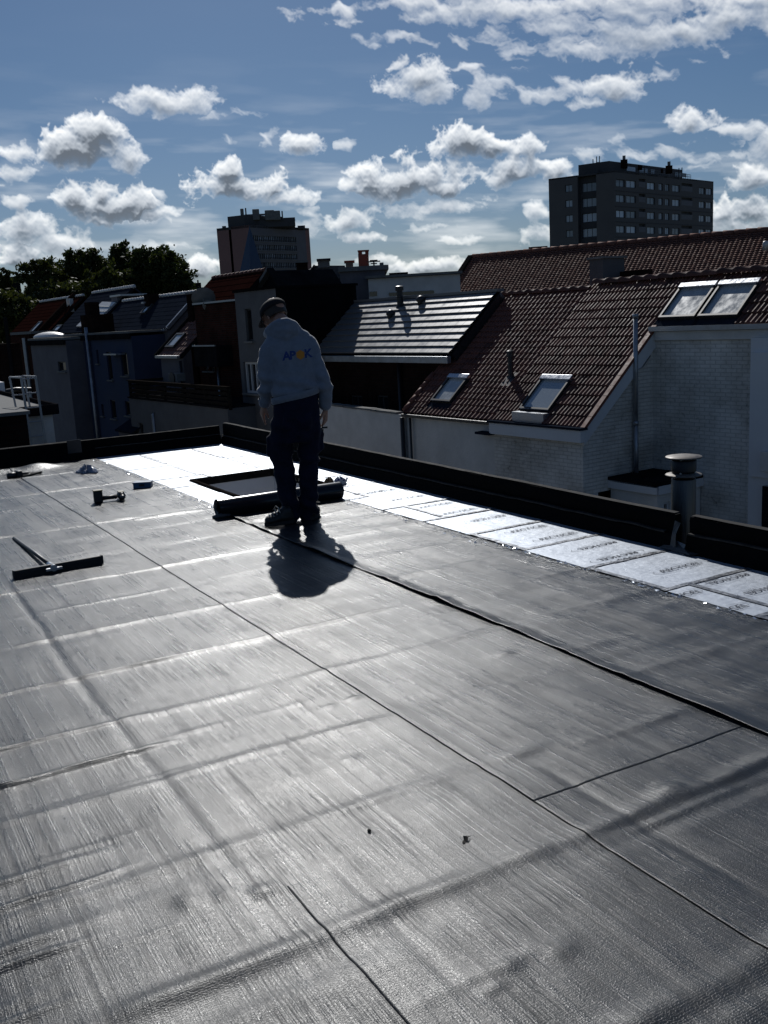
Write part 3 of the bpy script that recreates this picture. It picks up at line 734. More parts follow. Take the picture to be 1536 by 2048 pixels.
# ================================================================ houses across the gardens
K = 20/17
D0, ZE, TH = 13.52, -.873, R(42)                       # rear eaves of the extension roofs, their height, roof slope
TN = math.tan(TH); CS = math.cos(TH); SN = math.sin(TH)
RUP = PV*CS+ZV*SN; RN = -PV*SN+ZV*CS                   # up the slope, out of the slope
def zroof(d, lift=0): return ZE+lift+(d-D0)*TN
def wall(mb, O, ux, w0, w1, z0, z1, holes=(), depth=.12, inward=None):
    """upright wall in the plane O + ux*a + z, with recessed openings (a0,z0,a1,z1)"""
    O = np.array(O, float); ux = np.array(ux, float); inward = np.array(inward, float)
    xs = sorted({w0, w1, *[h[0] for h in holes], *[h[2] for h in holes]}); zs = sorted({z0, z1, *[h[1] for h in holes], *[h[3] for h in holes]})
    xs = [x for x in xs if w0 <= x <= w1]; zs = [z for z in zs if z0 <= z <= z1]
    P = lambda a, z, k=0: O+ux*a+ZV*z+inward*k
    for a, b in zip(xs[:-1], xs[1:]):
        for c, d in zip(zs[:-1], zs[1:]):
            if any(h[0] <= (a+b)/2 <= h[2] and h[1] <= (c+d)/2 <= h[3] for h in holes): continue
            mb.poly([P(a, c), P(b, c), P(b, d), P(a, d)])
    for a, c, b, d in holes:
        for q in ([(a, c), (b, c)], [(b, c), (b, d)], [(b, d), (a, d)], [(a, d), (a, c)]):
            mb.poly([P(*q[0]), P(*q[1]), P(*q[1], depth), P(*q[0], depth)])
def window(par, O, ux, inward, h, fm='frame_white', pm='window_dark', depth=.12, nx=2, nz=1, fw=.05, name='window', sill=True):
    a, c, b, d = h; O = np.array(O, float); ux = np.array(ux, float); inward = np.array(inward, float); dp = depth-.04
    m = MB(); P = lambda x, z, k=dp: O+ux*x+ZV*z+inward*k
    ax = (ux, inward, ZV)
    for x in (a+fw/2, b-fw/2): m.box(P(x, (c+d)/2), (fw, .06, d-c), ax)
    for z in (c+fw/2, d-fw/2): m.box(P((a+b)/2, z), (b-a-2*fw, .06, fw), ax)
    for i in range(1, nx): m.box(P(a+(b-a)*i/nx, (c+d)/2), (fw*.8, .05, d-c-2*fw), ax)
    for i in range(1, nz): m.box(P((a+b)/2, c+(d-c)*i/nz), (b-a-2*fw, .045, fw*.7), ax)
    o = m.build(name, fm, par)
    MB().poly([P(a, c, depth-.015), P(b, c, depth-.015), P(b, d, depth-.015), P(a, d, depth-.015)]).build('pane', pm, o)
    if sill: MB().box(P((a+b)/2, c-.03, -.03), (b-a+.12, .12, .05), ax).build('sill', 'concrete', o)
    return o
def inpoly(px, py, poly):
    c = False; n = len(poly)
    for i in range(n):
        x1, y1 = poly[i]; x2, y2 = poly[(i+1) % n]
        if (y1 > py) != (y2 > py) and px < (x2-x1)*(py-y1)/(y2-y1)+x1: c = not c
    return c
def roof_slab(name, par, poly, lift, m, th=.10):
    """roof plane over a polygon of (t, d), a real slab"""
    pts = [W(t, d, zroof(d, lift))-RN*.03 for t, d in poly]
    return MB().prism(pts, -RN*th).build(name, m, par)
def tile_shape(kind, w, g):
    """one tile: x across, y up the slope, z out; it lifts at its lower edge over the tile below"""
    m = MB(); L = g*1.28
    if kind == 'double':   prof = [(-.5, .004), (-.44, .030), (-.34, .030), (-.26, .004), (.0, .004), (.06, .030), (.16, .030), (.24, .004), (.5, .004)]
    elif kind == 'pan':    prof = [(-.5, .018), (-.38, .036), (-.22, .034), (-.08, .014), (.15, .004), (.36, .006), (.5, .018)]
    else:                  prof = [(-.498, .014), (-.485, .016), (.485, .016), (.498, .014)]
    k = len(prof); vs = []
    for y, lift in ((0, .048 if kind == 'flat' else .040 if kind == 'double' else .028), (L, .0)):
        for x, z in prof: vs.append((x*w, y, z+lift))
    for x, z in prof: vs.append((x*w, 0, z+.006))
    fs = [(i, i+1, k+i+1, k+i) for i in range(k-1)]+[(2*k+i, 2*k+i+1, i+1, i) for i in range(k-1)]
    return m.add(vs, fs)
CAMV = np.array([0, 0, H])
def tile_roof(house, rf, poly, lift, kind, w, g, m, holes=(), tmax=300, seed=1):
    r = np.random.default_rng(seed)
    ts = [p[0] for p in poly]; ds = [p[1] for p in poly]; s0 = (min(ds)-D0)/CS
    tm = tile_shape(kind, w, g); meshes = []
    for _ in range(3):
        me = mesh_of('tile', tm.v, tm.f, m); meshes.append(me)
    spots = []
    nrow = int((max(ds)-min(ds))/CS/g)+1; ncol = int((max(ts)-min(ts))/w)+2
    for i in range(nrow):
        for j in range(ncol):
            t = max(ts)-(j+.5)*w; s = s0+i*g; d = D0+(s+g*.5)*CS
            if not inpoly(t, d, poly): continue
            if any(a < t < b and c < d < e for a, c, b, e in holes): continue
            p = SV*t+PV*D0+ZV*(ZE+lift)+RUP*s
            spots.append((np.linalg.norm(p-CAMV), t, p))
    spots.sort(key=lambda q: q[0])
    rest = MB()
    for n, (dist, t, p) in enumerate(spots):
        jit = .15 if kind == 'flat' else .8; yaw = r.normal(0, .008)*jit; up = r.normal(0, .0025)*jit
        X = -SV*math.cos(yaw)+RUP*math.sin(yaw); Y = np.cross(RN, X)
        p = p+RN*up+RUP*r.normal(0, .004)*jit
        if n < tmax:
            M = Matrix(((X[0], Y[0], RN[0], p[0]), (X[1], Y[1], RN[1], p[1]), (X[2], Y[2], RN[2], p[2]), (0, 0, 0, 1)))
            inst('tile', meshes[n % 3], M, rf)
        else: rest.add([p+X*a+Y*b+RN*c for a, b, c in tm.v], tm.f)
    if rest.v:
        o = rest.build('far_tiles', m, rf); o['kind'] = 'stuff'
    return len(spots)
def ridge(par, t0, t1, d, lift, m, L=.34, r=.085):
    n = int(abs(t1-t0)/L); st = (t1-t0)/n
    proto = None
    for i in range(n):
        ta = t0+st*i
        z = zroof(d, lift)+.0
        if proto is None:
            mb = MB(); vs = []; k = 7
            for y, rr in ((0, r*1.12), (abs(st)*.16, r*1.12), (abs(st)*.17, r), (abs(st)*1.04, r*.94)):
                for q in range(k):
                    a = math.pi*(q/(k-1)); vs.append((math.cos(a)*rr*1.15, y, math.sin(a)*rr-.03))
            proto = mesh_of('ridge_tile', vs, [(a*k+b, a*k+b+1, (a+1)*k+b+1, (a+1)*k+b) for a in range(3) for b in range(k-1)], m, True)
        Y = SV*np.sign(st); X = np.cross(Y, ZV); p = W(ta, d, z+random.uniform(-.008, .008))
        inst('ridge_tile', proto, Matrix(((X[0], Y[0], 0, p[0]), (X[1], Y[1], 0, p[1]), (X[2], Y[2], 1, p[2]), (0, 0, 0, 1))), par)
def skylight(par, t0, t1, d0, d1, lift, pane, frame='frame_dark', name='roof_window', hood=True):
    """t0 > t1: left and right edges; raised frame, pane, top hood"""
    f = .045; hgt = .09
    P = lambda t, d, k=0.: W(t, d, zroof(d, lift))+RN*k
    ax = (-SV, RUP, RN); o = None
    c = P((t0+t1)/2, (d0+d1)/2); wd = abs(t0-t1); ln = (d1-d0)/CS
    m = MB()
    for sx in (-1, 1): m.box(c-SV*sx*(wd/2-f/2)+RN*.03, (f, ln, hgt+.06), ax)
    m.box(c-RUP*(ln/2-f/2)+RN*.03, (wd-2*f, f, hgt+.06), ax)
    if not hood: m.box(c+RUP*(ln/2-f/2)+RN*.03, (wd-2*f, f, hgt+.06), ax)
    o = m.build(name, frame, par)
    if hood: MB().box(c+RUP*(ln/2-.06)+RN*.055, (wd+.02, .13, hgt+.05), ax).build('hood', 'alu', o, bevel=.01)
    MB().box(c-RUP*(ln/2-f/2)+RN*.095, (wd, f*1.2, .012), ax).build('drip_rail', 'alu', o)
    MB().box(c+RN*.055-RUP*.03, (wd-2*f, ln-2*f-.06, .012), ax).build('pane', pane, o)
    MB().box(c-RUP*(ln/2+.10)+RN*.012, (wd+.16, .2, .014), ax).build('apron', 'slate', o)
    return o

# ---- red tiled house on the right with its long lean-to slope (R1)
TV = 13.55                                              # its gable wall
h1 = thing('tiled_house', W(12, 15, GZ), 'white brick house at right with ribbed red brown tiles and two big paired roof windows', 'house', 'terraced houses across the gardens')
DM = 15.5; ZM = zroof(DM)
mb = MB()
g0, g1 = gab(1196, 985, TV), gab(1246, 1030, TV)
# gable wall with the dark opening, then the raised upper edge along the slope
wall(mb, SV*TV, PV, D0, DM, GZ, ZE-.25, [(g0[0], -5.2, g1[0], g0[1])], .35, SV)
mb.poly([W(TV, D0, ZE-.25), W(TV, DM, ZE-.25), W(TV, DM, zroof(DM)-.12), W(TV, D0, ZE-.12)])
wall(mb, PV*DM, SV, 4.5, TV, GZ, ZM-.04, [], .1, PV)
mb.poly([W(4.5, DM, GZ), W(4.5, 18, GZ), W(4.5, 18, ZM), W(4.5, DM, ZM)])
mb.build('gable_wall', 'white_brick', h1)
MB().aabb((0, 0, 0), (1, 1, 1)).box(W(TV+.36, (g0[0]+g1[0])/2, (g0[1]-5.2)/2), ((g1[0]-g0[0]), .02, g0[1]+5.2), (PV, SV, ZV)) if False else None
MB().box(W(TV+.34, (g0[0]+g1[0])/2, (g0[1]-5.2)/2), (g1[0]-g0[0], .02, g0[1]+5.2), (PV, SV, ZV)).build('door', 'dark_slab', h1)
mb = MB(); wall(mb, PV*D0, SV, TV, 16.18, GZ, ZE-.02, [], .1, PV); mb.build('front_wall', 'white_brick', h1)
R1 = [(16.17, D0), (TV+.03, D0), (TV+.03, DM-.02), (4.5, DM-.02), (4.5, 16.55), (16.13, 16.55)]
rf = roof_slab('roof', h1, [(16.17, D0+.02), (TV+.03, D0+.02), (TV+.03, DM), (4.5, DM), (4.5, 16.6), (16.15, 16.6)], 0, 'dark_slab')
SK1 = [(15.56, 14.68, 13.76, 14.46), (13.50, 12.62, 15.66, 16.36), (12.55, 11.66, 15.66, 16.36)]
n1 = tile_roof(h1, rf, R1, 0, 'double', .2158, .27, 'tile_brown', [(b-.06, c-.25, a+.06, d+.05) for a, b, c, d in SK1], 300, 2)
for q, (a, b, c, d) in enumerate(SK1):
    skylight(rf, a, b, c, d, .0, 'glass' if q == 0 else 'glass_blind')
ridge(rf, 16.15, 5, 16.58, .05, 'tile_brown', .36, .10)
# back slope so the ridge is not paper thin
MB().prism([W(16.15, 16.6, zroof(16.6)-.02), W(4.5, 16.6, zroof(16.6)-.02), W(4.5, 19.6, zroof(13.6)), W(16.15, 19.6, zroof(13.6))], (0, 0, -.1)).build('back_slope', 'tile_brown', h1)
# verge tiles and the pale board under them
mb = MB(); mb2 = MB()
for i in range(10):
    s0 = i*.27; a = SV*TV+PV*D0+ZV*ZE+RUP*s0
    mb.box(a+RUP*.14+RN*.02-SV*.035, (.11, .29, .06), (SV, RUP, RN)); 
mb.build('verge_tiles', 'tile_verge', h1)
mb2.prism([W(TV-.06, D0-.02, ZE-.32), W(TV-.06, D0-.02, ZE-.05), W(TV-.06, DM, ZM-.05), W(TV-.06, DM, ZM-.38)], SV*.055); mb2.build('verge_board', 'white_panel', h1)
MB().box(W((TV-.08+16.18)/2, D0-.07, ZE-.14), (16.18-TV+.08, .13, .24), (SV, PV, ZV)).build('eaves_fascia', 'white_panel', h1, bevel=.006)
MB().box(W((TV-.08+16.18)/2, D0-.07, ZE+.005), (16.18-TV+.14, .20, .045), (SV, PV, ZV)).build('fascia_cap', 'slate', h1)
MB().box(W(15.1, D0+.10, ZE+.12), (.95, .22, .22), (SV, PV, ZV)).build('window_kerb', 'zinc', h1)
mb = MB(); mb.box(W((4.5+TV)/2, DM-.07, ZM-.02), (TV-4.5, .13, .05), (SV, PV, ZV)); mb.box(W((4.5+TV)/2, DM-.13, ZM+.015), (TV-4.5, .02, .06), (SV, PV, ZV)); mb.build('gutter', 'zinc', h1)
MB().box(W((4.5+TV)/2, DM-.03, ZM-.14), (TV-4.5, .05, .17), (SV, PV, ZV)).build('gutter_board', 'white_render', h1)
for tt in np.arange(10.2, 12.5, .25): pass
# waste pipe standing up past the lean-to slope
dp_, zt_ = gab(1271, 634, TV-.09); zb_ = gab(1268, 962, TV-.09)[1]; zj = gab(1268, 848, TV-.09)[1]
mb = MB(); mb.tube([W(TV-.09, dp_, zb_), W(TV-.09, dp_, zj)], .05, 12); mb.tube([W(TV-.09, dp_, zj-.02), W(TV-.09, dp_, zj+.05)], .062, 12); mb.tube([W(TV-.09, dp_, zj), W(TV-.09, dp_, zt_)], .047, 12); mb.tube([W(TV-.09, dp_, zt_-.02), W(TV-.09, dp_, zt_+.06)], .062, 12)
mb.tube([W(TV-.08, dp_+.03, zj+1.05), W(TV-.05, dp_+.25, zj+1.1), W(TV-.02, dp_+.5, zj+1.3)], .012, 6)
mb.build('waste_pipe', 'zinc', h1, smooth=True)
# vent cowl near the right picture edge
c_ = W(10.86, 15.9, zroof(15.9)+.15)
mb = MB(); mb.lathe(c_-ZV*.2, [(.05, 0), (.05, .2), (.11, .2), (.11, .27), (.07, .31), (.02, .33)], 14); mb.build('vent_cowl', 'galv', h1, smooth=True)
# rear chimney and the low party wall behind the ridge
t_, zt = fac(1179, 528, 17.1); t2, _ = fac(1206, 528, 17.1)
mb = MB(); mb.aabb((0, 0, 0), (0, 0, 0)) if False else None
ch = MB().box(W((t_+t2)/2, 17.45, (zt+.4)/2+.1), (abs(t_-t2), .7, zt-.4), (SV, PV, ZV)).build('chimney', 'grey_render', h1)
MB().box(W((t_+t2)/2, 17.45, zt+.12), (abs(t_-t2)+.10, .8, .05), (SV, PV, ZV)).build('chimney_cap', 'concrete', ch)
t3, z3 = fac(1222, 545, 17.6); t4, _ = fac(1284, 545, 17.6)
MB().box(W((t3+t4)/2, 17.8, (z3+.6)/2), (abs(t3-t4), .3, z3-.6), (SV, PV, ZV)).build('party_wall', 'dark_brick', h1)

# ---- smooth white house at the very right edge
tp, zp = fac(1500, 700, 15.3)
h1b = thing('white_house', W(tp-3, 16, GZ), 'smooth white rendered house wall at the right picture edge, with panel joints', 'house', 'terraced houses across the gardens')
mb = MB(); mb.box(W(tp-4, 15.42, (GZ+ZM-.2)/2), (8, .2, ZM-.2-GZ), (SV, PV, ZV)); mb.build('wall', 'white_panel', h1b)
tq, zq = fac(1489, 950, 15.3)
MB().box(W(tp-1.2, 15.285, (ZM-.45+zq)/2), (2.3, .06, ZM-.45-zq), (SV, PV, ZV)).build('insulation_panel', 'white_panel', h1b)
tb, zb = fac(1531, 922, 15.2); MB().box(W(tb-.2, 15.2, zb), (.5, .18, .36), (SV, PV, ZV)).build('meter_box', 'white_render', h1b, bevel=.01)
tb, zb = fac(1535, 1000, 15.25); MB().box(W(tb-.35, 15.27, zb-.3), (.9, .08, 1.1), (SV, PV, ZV)).build('window', 'window_dark', h1b)

# ---- red pantile house next to it (R2)
h2 = thing('tiled_house', W(17.8, 15, GZ), 'house with small red pantiles and one roof window, left of the ribbed roof', 'house', 'terraced houses across the gardens')
T2A, T2B = 16.20, 19.52
R2 = [(T2B, D0), (T2A, D0), (T2A, 16.46), (T2B-.08, 16.46)]
rf2 = roof_slab('roof', h2, [(T2B, D0+.02), (T2A, D0+.02), (T2A, 16.5), (T2B, 16.5)], 0, 'dark_slab')
SK2 = (18.72, 17.98, 13.80, 14.42)
tile_roof(h2, rf2, R2, 0, 'pan', .145, .178, 'tile_red', [(SK2[1]-.05, SK2[2]-.2, SK2[0]+.05, SK2[3]+.04)], 300, 5)
skylight(rf2, *SK2, 0, 'glass_blind')
ridge(rf2, T2B, T2A, 16.48, .03, 'tile_red', .30, .085)
MB().prism([W(T2B, 16.5, zroof(16.5)-.02), W(T2A, 16.5, zroof(16.5)-.02), W(T2A, 19.5, zroof(13.5)), W(T2B, 19.5, zroof(13.5))], (0, 0, -.1)).build('back_slope', 'tile_red', h2)
mb = MB()
for i in range(5):
    a = SV*(T2B-.02)+PV*D0+ZV*ZE+RUP*(i*.24+.05); mb.tube([a+RN*.03, a+RUP*.27+RN*.02], [.085, .07], 8)
mb.build('verge_tiles', 'tile_red', h2, smooth=True)
mb = MB(); wall(mb, PV*(D0+.05), SV, T2A+.02, T2B-.03, GZ, ZE-.06, [], .1, PV); mb.poly([W(T2B-.03, D0+.05, GZ), W(T2B-.03, 16.5, GZ), W(T2B-.03, 16.5, zroof(16.4)-.1), W(T2B-.03, D0+.05, ZE-.1)]); mb.build('wall', 'white_render', h2)
mb = MB(); mb.box(W((T2A+T2B)/2, D0-.04, ZE-.045), (T2B-T2A, .11, .07), (SV, PV, ZV)); mb.build('gutter', 'black_metal', h2, bevel=.01)
t_, z_ = fac(972, 866, D0-.05); MB().box(W(t_, D0-.06, z_), (.48, .22, .05), (SV, PV, ZV)).build('wall_ledge', 'slate', h2)
mb = MB(); mb.tube([W(T2B-.0, D0-.07, ZE-.1), W(T2B-.0, D0-.07, GZ)], .055, 10); mb.tube([W(T2B-.28, D0-.03, ZE-.1), W(T2B-.28, D0-.03, GZ)], .03, 8); mb.build('downpipe', 'black_metal', h2, smooth=True)
def vent_pipe(par, t, d, lift, hgt, r=.055):
    b = W(t, d, zroof(d, lift)); m = MB()
    m.lathe(b-ZV*.15, [(r*1.7, 0), (r*1.5, .12), (r, .22), (r, hgt*.55), (r*1.15, hgt*.56), (r*1.15, hgt*.6), (r, hgt*.61), (r, hgt*.8), (r*1.35, hgt*.81), (r*1.35, hgt*.97), (r*.7, hgt)], 12)
    m.box(b+RN*.035-RUP*.05, (r*5, .40, .02), (SV, RUP, RN)); return m.build('vent_pipe', 'black_metal', par, smooth=False)
vent_pipe(rf2, 16.62, 14.42, 0, .78, .06)

# ---- house with the shiny grey flat tiles (R3)
h3 = thing('tiled_house', W(22, 16, GZ), 'dark brick house under a shiny grey flat-tiled roof catching the sun', 'house', 'terraced houses across the gardens')
L3 = .36; T3A, T3B = 18.98, 25.62; E3 = 14.60; RD3 = 16.2
R3 = [(T3B, E3), (T3A+.03, E3), (T3A+.03, RD3-.05), (T3B, RD3-.05)]
rf3 = roof_slab('roof', h3, [(T3B, E3+.02), (T3A, E3+.02), (T3A, RD3), (T3B, RD3)], L3, 'black_metal', .22)
tile_roof(h3, rf3, R3, L3, 'flat', .30, .232, 'tile_grey', [], 300, 8)
MB().box(W((T3A+T3B)/2, RD3+.02, zroof(RD3, L3)+.02), (T3B-T3A, .22, .07), (SV, PV, ZV)).build('ridge_cap', 'tile_grey', h3)
MB().prism([W(T3B, RD3, zroof(RD3, L3)-.02), W(T3A, RD3, zroof(RD3, L3)-.02), W(T3A, RD3+3, zroof(RD3-3, L3)), W(T3B, RD3+3, zroof(RD3-3, L3))], (0, 0, -.1)).build('back_slope', 'tile_grey', h3)
MB().box(W((T3A+T3B)/2, E3-.06, zroof(E3, L3)-.13), (T3B-T3A, .12, .17), (SV, PV, ZV)).build('gutter', 'zinc', h3, bevel=.01)
mb = MB(); hs = []
for (xa, ya, xb, yb_) in ((752, 790, 777, 825), (700, 790, 726, 815)):
    a = fac(xa, ya, 14.85); b = fac(xb, yb_, 14.85); hs.append((b[0], b[1], a[0], a[1]))
wall(mb, PV*14.85, SV, T3A+.05, T3B, GZ, zroof(E3, L3)-.1, hs, .12, PV); mb.poly([W(T3A+.05, 14.85, GZ), W(T3A+.05, 17, GZ), W(T3A+.05, 16.2, zroof(16.2, L3)-.1), W(T3A+.05, 14.85, zroof(14.85, L3)-.1)]); mb.build('wall', 'dark_brick', h3)
for q in hs: window(h3, PV*14.85, SV, PV, q, 'frame_dark', 'window_dark', nx=2)
mb = MB(); t_, _ = fac(798, 760, 14.75); mb.tube([W(t_, 14.76, zroof(E3, L3)-.2), W(t_, 14.76, GZ)], .05, 8); mb.build('downpipe', 'black_metal', h3, smooth=True)
vent_pipe(rf3, 22.95, 15.95, L3, .72, .085)
for t_, d_ in ((22.0, 15.98), (22.95, 15.62)):
    b = W(t_, d_, zroof(d_, L3)); MB().lathe(b-ZV*.05, [(.09, 0), (.09, .10), (.13, .14), (.13, .2), (.08, .26), (.03, .28)], 14).build('vent_cowl', 'black_metal', rf3, smooth=True)

# ---- garden wall, annex and flue
gw = MB(); za = fac(662, 808, 13.5)[1]; zb2 = fac(795, 828, 13.5)[1]
ta = 26.3; tb2 = T2B+.07
r_ = np.random.default_rng(4); n = 30; top = [(ta+(tb2-ta)*i/n, za+(zb2-za)*max(0, (i/n-.2)/.8)+r_.normal(0, .008)) for i in range(n+1)]
gw.prism([W(ta, 13.5, GZ)]+[W(t, 13.5, z) for t, z in top]+[W(tb2, 13.5, GZ)], PV*.2)
go_ = tag(gw.build('garden_wall', 'white_render'), 'white rendered garden wall with crumbling top, between the man and the pantile roof', 'wall')
mb = MB()
for i in range(0, n, 1):
    (t0, z0), (t1, z1) = top[i], top[i+1]
    if r_.random() < .8: mb.box(W((t0+t1)/2, 13.59, (z0+z1)/2+.02), (abs(t1-t0)*.98, .24+r_.uniform(-.02, .03), .04+r_.uniform(0, .015)), (SV, PV, ZV))
mb.build('coping', 'concrete', go_)
an = thing('annex', W(12.8, 15, GZ), 'small white flat-roofed annex in the corner under the brick gable, behind the flue', 'building')
da, zt = gab(1258, 968, 13.3); tf_, zf_ = 13.5, zt
d_a = 14.25; t_a = 12.35
zt = fac(1290, 972, d_a)[1]
mb = MB(); a = fac(1322, 1000, d_a); 
hq = gab(1327, 1005, t_a), gab(1338, 1040, t_a)
wall(mb, PV*d_a, SV, t_a, TV-.02, GZ, zt, [], .1, PV); wall(mb, SV*t_a, PV, d_a, DM-.02, GZ, zt, [(hq[0][0], hq[1][1]-.5, hq[1][0]+.02, hq[0][1])], .1, SV); mb.build('wall', 'white_render', an)
MB().box(W((t_a+TV)/2-.02, (d_a+DM)/2-.02, zt+.05), (TV-t_a+.06, DM-d_a+.08, .09), (SV, PV, ZV)).build('flat_roof', 'dark_slab', an)
MB().box(W((t_a+TV)/2-.02, d_a-.045, zt-.05), (TV-t_a+.08, .03, .16), (SV, PV, ZV)).build('roof_edge', 'white_panel', an)
MB().box(W(t_a-.045, (d_a+DM)/2-.02, zt-.05), (.03, DM-d_a+.08, .16), (SV, PV, ZV)).build('roof_edge', 'white_panel', an)
window(an, SV*t_a, PV, SV, (hq[0][0], hq[1][1]-.5, hq[1][0]+.02, hq[0][1]), 'frame_white', 'window_dark', .1, 1)
lr = MB().aabb((4.6, 3.2, GZ), (7.2, 8.2, -1.75)); tag(lr.build('low_extension', 'dark_brick'), 'low dark extension below the parapet that carries the flue', 'building')
fl = at_r(1367, 1000, 8.7); zc = at_r(1367, 912, 8.7)[2]
fu = thing('flue_pipe', (fl[0], fl[1], -1.75), 'round steel flue pipe with two wide discs beyond the parapet gap', 'flue')
MB().lathe((fl[0], fl[1], 0), [(.104, -1.75), (.104, zc-.20), (.098, zc-.19)], 28).build('pipe', 'steel', fu, smooth=True)
MB().lathe((fl[0], fl[1], zc-.165), [(.10, 0), (.152, .0), (.156, .004), (.15, .010), (.10, .022)], 32).build('collar_disc', 'dull_disc', fu, smooth=True)
MB().lathe((fl[0], fl[1], zc-.155), [(.074, 0), (.105, .028), (.105, .030), (.107, .118), (.10, .125)], 28).build('cowl_drum', 'black_metal', fu, smooth=True)
mb = MB()
for k in range(4):
    a = k*math.pi/2+.5; mb.bar((fl[0]+.095*math.cos(a), fl[1]+.095*math.sin(a), zc-.16), (fl[0]+.095*math.cos(a), fl[1]+.095*math.sin(a), zc-.11), .014)
    mb.bar((fl[0]+.085*math.cos(a), fl[1]+.085*math.sin(a), zc-.04), (fl[0]+.085*math.cos(a), fl[1]+.085*math.sin(a), zc-.012), .014)
mb.build('bracket', 'galv', fu)
MB().lathe((fl[0], fl[1], zc-.014), [(.05, 0), (.150, .0), (.156, .006), (.15, .012), (.08, .024), (.0, .028)], 36).build('cap_disc', 'dull_disc', fu, smooth=True)
MB().box((fl[0]+.16, fl[1]-.10, -1.2), (.05, .05, 1.6)).build('stay_post', 'black_metal', fu)

# ---- tall grey rendered house left of the grey tiles (its dark side wall rises above them)
TG0, TG1, DG = 25.72, 28.45, 13.55
h4 = thing('grey_house', W(27, 15, GZ), 'tall grey flat-roofed house behind the man, with a near black side wall', 'house', 'terraced houses across the gardens')
zg = fac(545, 577, DG)[1]
hs = []
for (xa, ya, xb, yb_) in ((489, 618, 507, 682), (486, 724, 522, 788)):
    a = fac(xa, ya, DG); b = fac(xb, yb_, DG); hs.append((b[0], b[1], a[0], a[1]))
mb = MB(); wall(mb, PV*DG, SV, TG0, TG1, GZ, zg, hs, .14, PV); mb.build('front_wall', 'grey_render', h4)
window(h4, PV*DG, SV, PV, hs[0], 'frame_dark', 'window_dark', .14, 1); window(h4, PV*DG, SV, PV, hs[1], 'frame_white', 'window_dark', .14, 3, 1, .07)
dB = gab(712, 575, TG0)[0]
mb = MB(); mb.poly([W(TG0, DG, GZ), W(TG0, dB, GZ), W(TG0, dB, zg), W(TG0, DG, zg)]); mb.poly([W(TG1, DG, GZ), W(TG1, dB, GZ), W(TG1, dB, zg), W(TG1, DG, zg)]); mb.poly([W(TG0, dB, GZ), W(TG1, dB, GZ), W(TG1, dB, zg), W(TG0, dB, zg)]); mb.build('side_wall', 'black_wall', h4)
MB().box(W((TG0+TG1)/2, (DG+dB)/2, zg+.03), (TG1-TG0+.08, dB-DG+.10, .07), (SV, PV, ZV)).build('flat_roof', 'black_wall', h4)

# ================================================================ houses further left along the terrace
def fpoly(pts, d): return [W(fac(x, y, d)[0], d, fac(x, y, d)[1]) for x, y in pts]
def box_fac(name, m, par, x0, y0, x1, y1, d, depth, bottom=None, bevel=0):
    """box whose face towards us fills the given picture rectangle on a wall at depth d"""
    ta, za = fac(x0, y0, d); tb, zb = fac(x1, y1, d); z0 = bottom if bottom is not None else zb
    zt = (za+fac(x1, y0, d)[1])/2
    return MB().box(W((ta+tb)/2, d+depth/2, (zt+z0)/2), (abs(ta-tb), depth, zt-z0), (SV, PV, ZV)).build(name, m, par, bevel=bevel)
class Slope:
    """a roof plane rising away from us: eaves at depth d0, height z0"""
    def __init__(s, d0, z0, th=42): s.d0, s.z0, s.tn = d0, z0, math.tan(R(th)); th = R(th); s.up = PV*math.cos(th)+ZV*math.sin(th); s.n = -PV*math.sin(th)+ZV*math.cos(th)
    def P(s, t, d, k=0): return W(t, d, s.z0+(d-s.d0)*s.tn)+s.n*k
    def px(s, x, y): P = hit(x, y, PV*s.d0+ZV*s.z0, s.n); return P@SV, P@PV
def course_roof(name, par, sl, ta, tb, da, db, m, gauge=.3, wave=0, th=.12, ridge_m=None, rid=.09):
    """slab plus lapped courses as real steps, and ridge tiles"""
    if ta > tb: ta, tb = tb, ta
    o = MB().prism([sl.P(ta, da, -.01), sl.P(tb, da, -.01), sl.P(tb, db, -.01), sl.P(ta, db, -.01)], -sl.n*th).build(name, 'dark_slab', par)
    mb = MB(); L = (db-da)*math.hypot(1, sl.tn); n = max(2, int(L/gauge)); g = L/n
    k = max(1, int((tb-ta)/(wave or 99)))
    for i in range(n):
        s0 = sl.P(ta, da)+sl.up*(g*i)
        if wave:
            vs = []; q = k*4
            for row in (0, 1):
                for j in range(q+1):
                    vs.append(s0+SV*((tb-ta)*j/q)+sl.up*(g*row*1.04)+sl.n*((.03 if row == 0 else .004)+.022*max(0, math.sin(j*math.pi/2))))
            mb.add(vs, [(j, j+1, q+1+j+1, q+1+j) for j in range(q)])
            mb.add([s0+SV*0, s0+SV*(tb-ta), s0+SV*(tb-ta)+sl.n*.03, s0+sl.n*.03], [(0, 1, 2, 3)])
        else:
            mb.box(s0+SV*(tb-ta)/2+sl.up*g*.5+sl.n*.008, (tb-ta, g*1.02, .016), (SV, sl.up+sl.n*-.03, sl.n))
    c = mb.build('courses', m, o); c['kind'] = 'stuff'
    if ridge_m:
        r = MB(); nr = int((tb-ta)/.36)
        for i in range(nr):
            a = sl.P(ta+(tb-ta)*i/nr, db, .0); b = sl.P(ta+(tb-ta)*(i+.93)/nr, db, .0)
            r.tube([a, b], [rid, rid*.82], 8)
        rr = r.build('ridge_tiles', ridge_m, o, smooth=True); rr['kind'] = 'stuff'
    MB().prism([sl.P(ta, db, -.01), sl.P(tb, db, -.01), sl.P(tb, db, -.01)+PV*3-ZV*2.6, sl.P(ta, db, -.01)+PV*3-ZV*2.6], (0, 0, -.1)).build('back_slope', m, o)
    return o
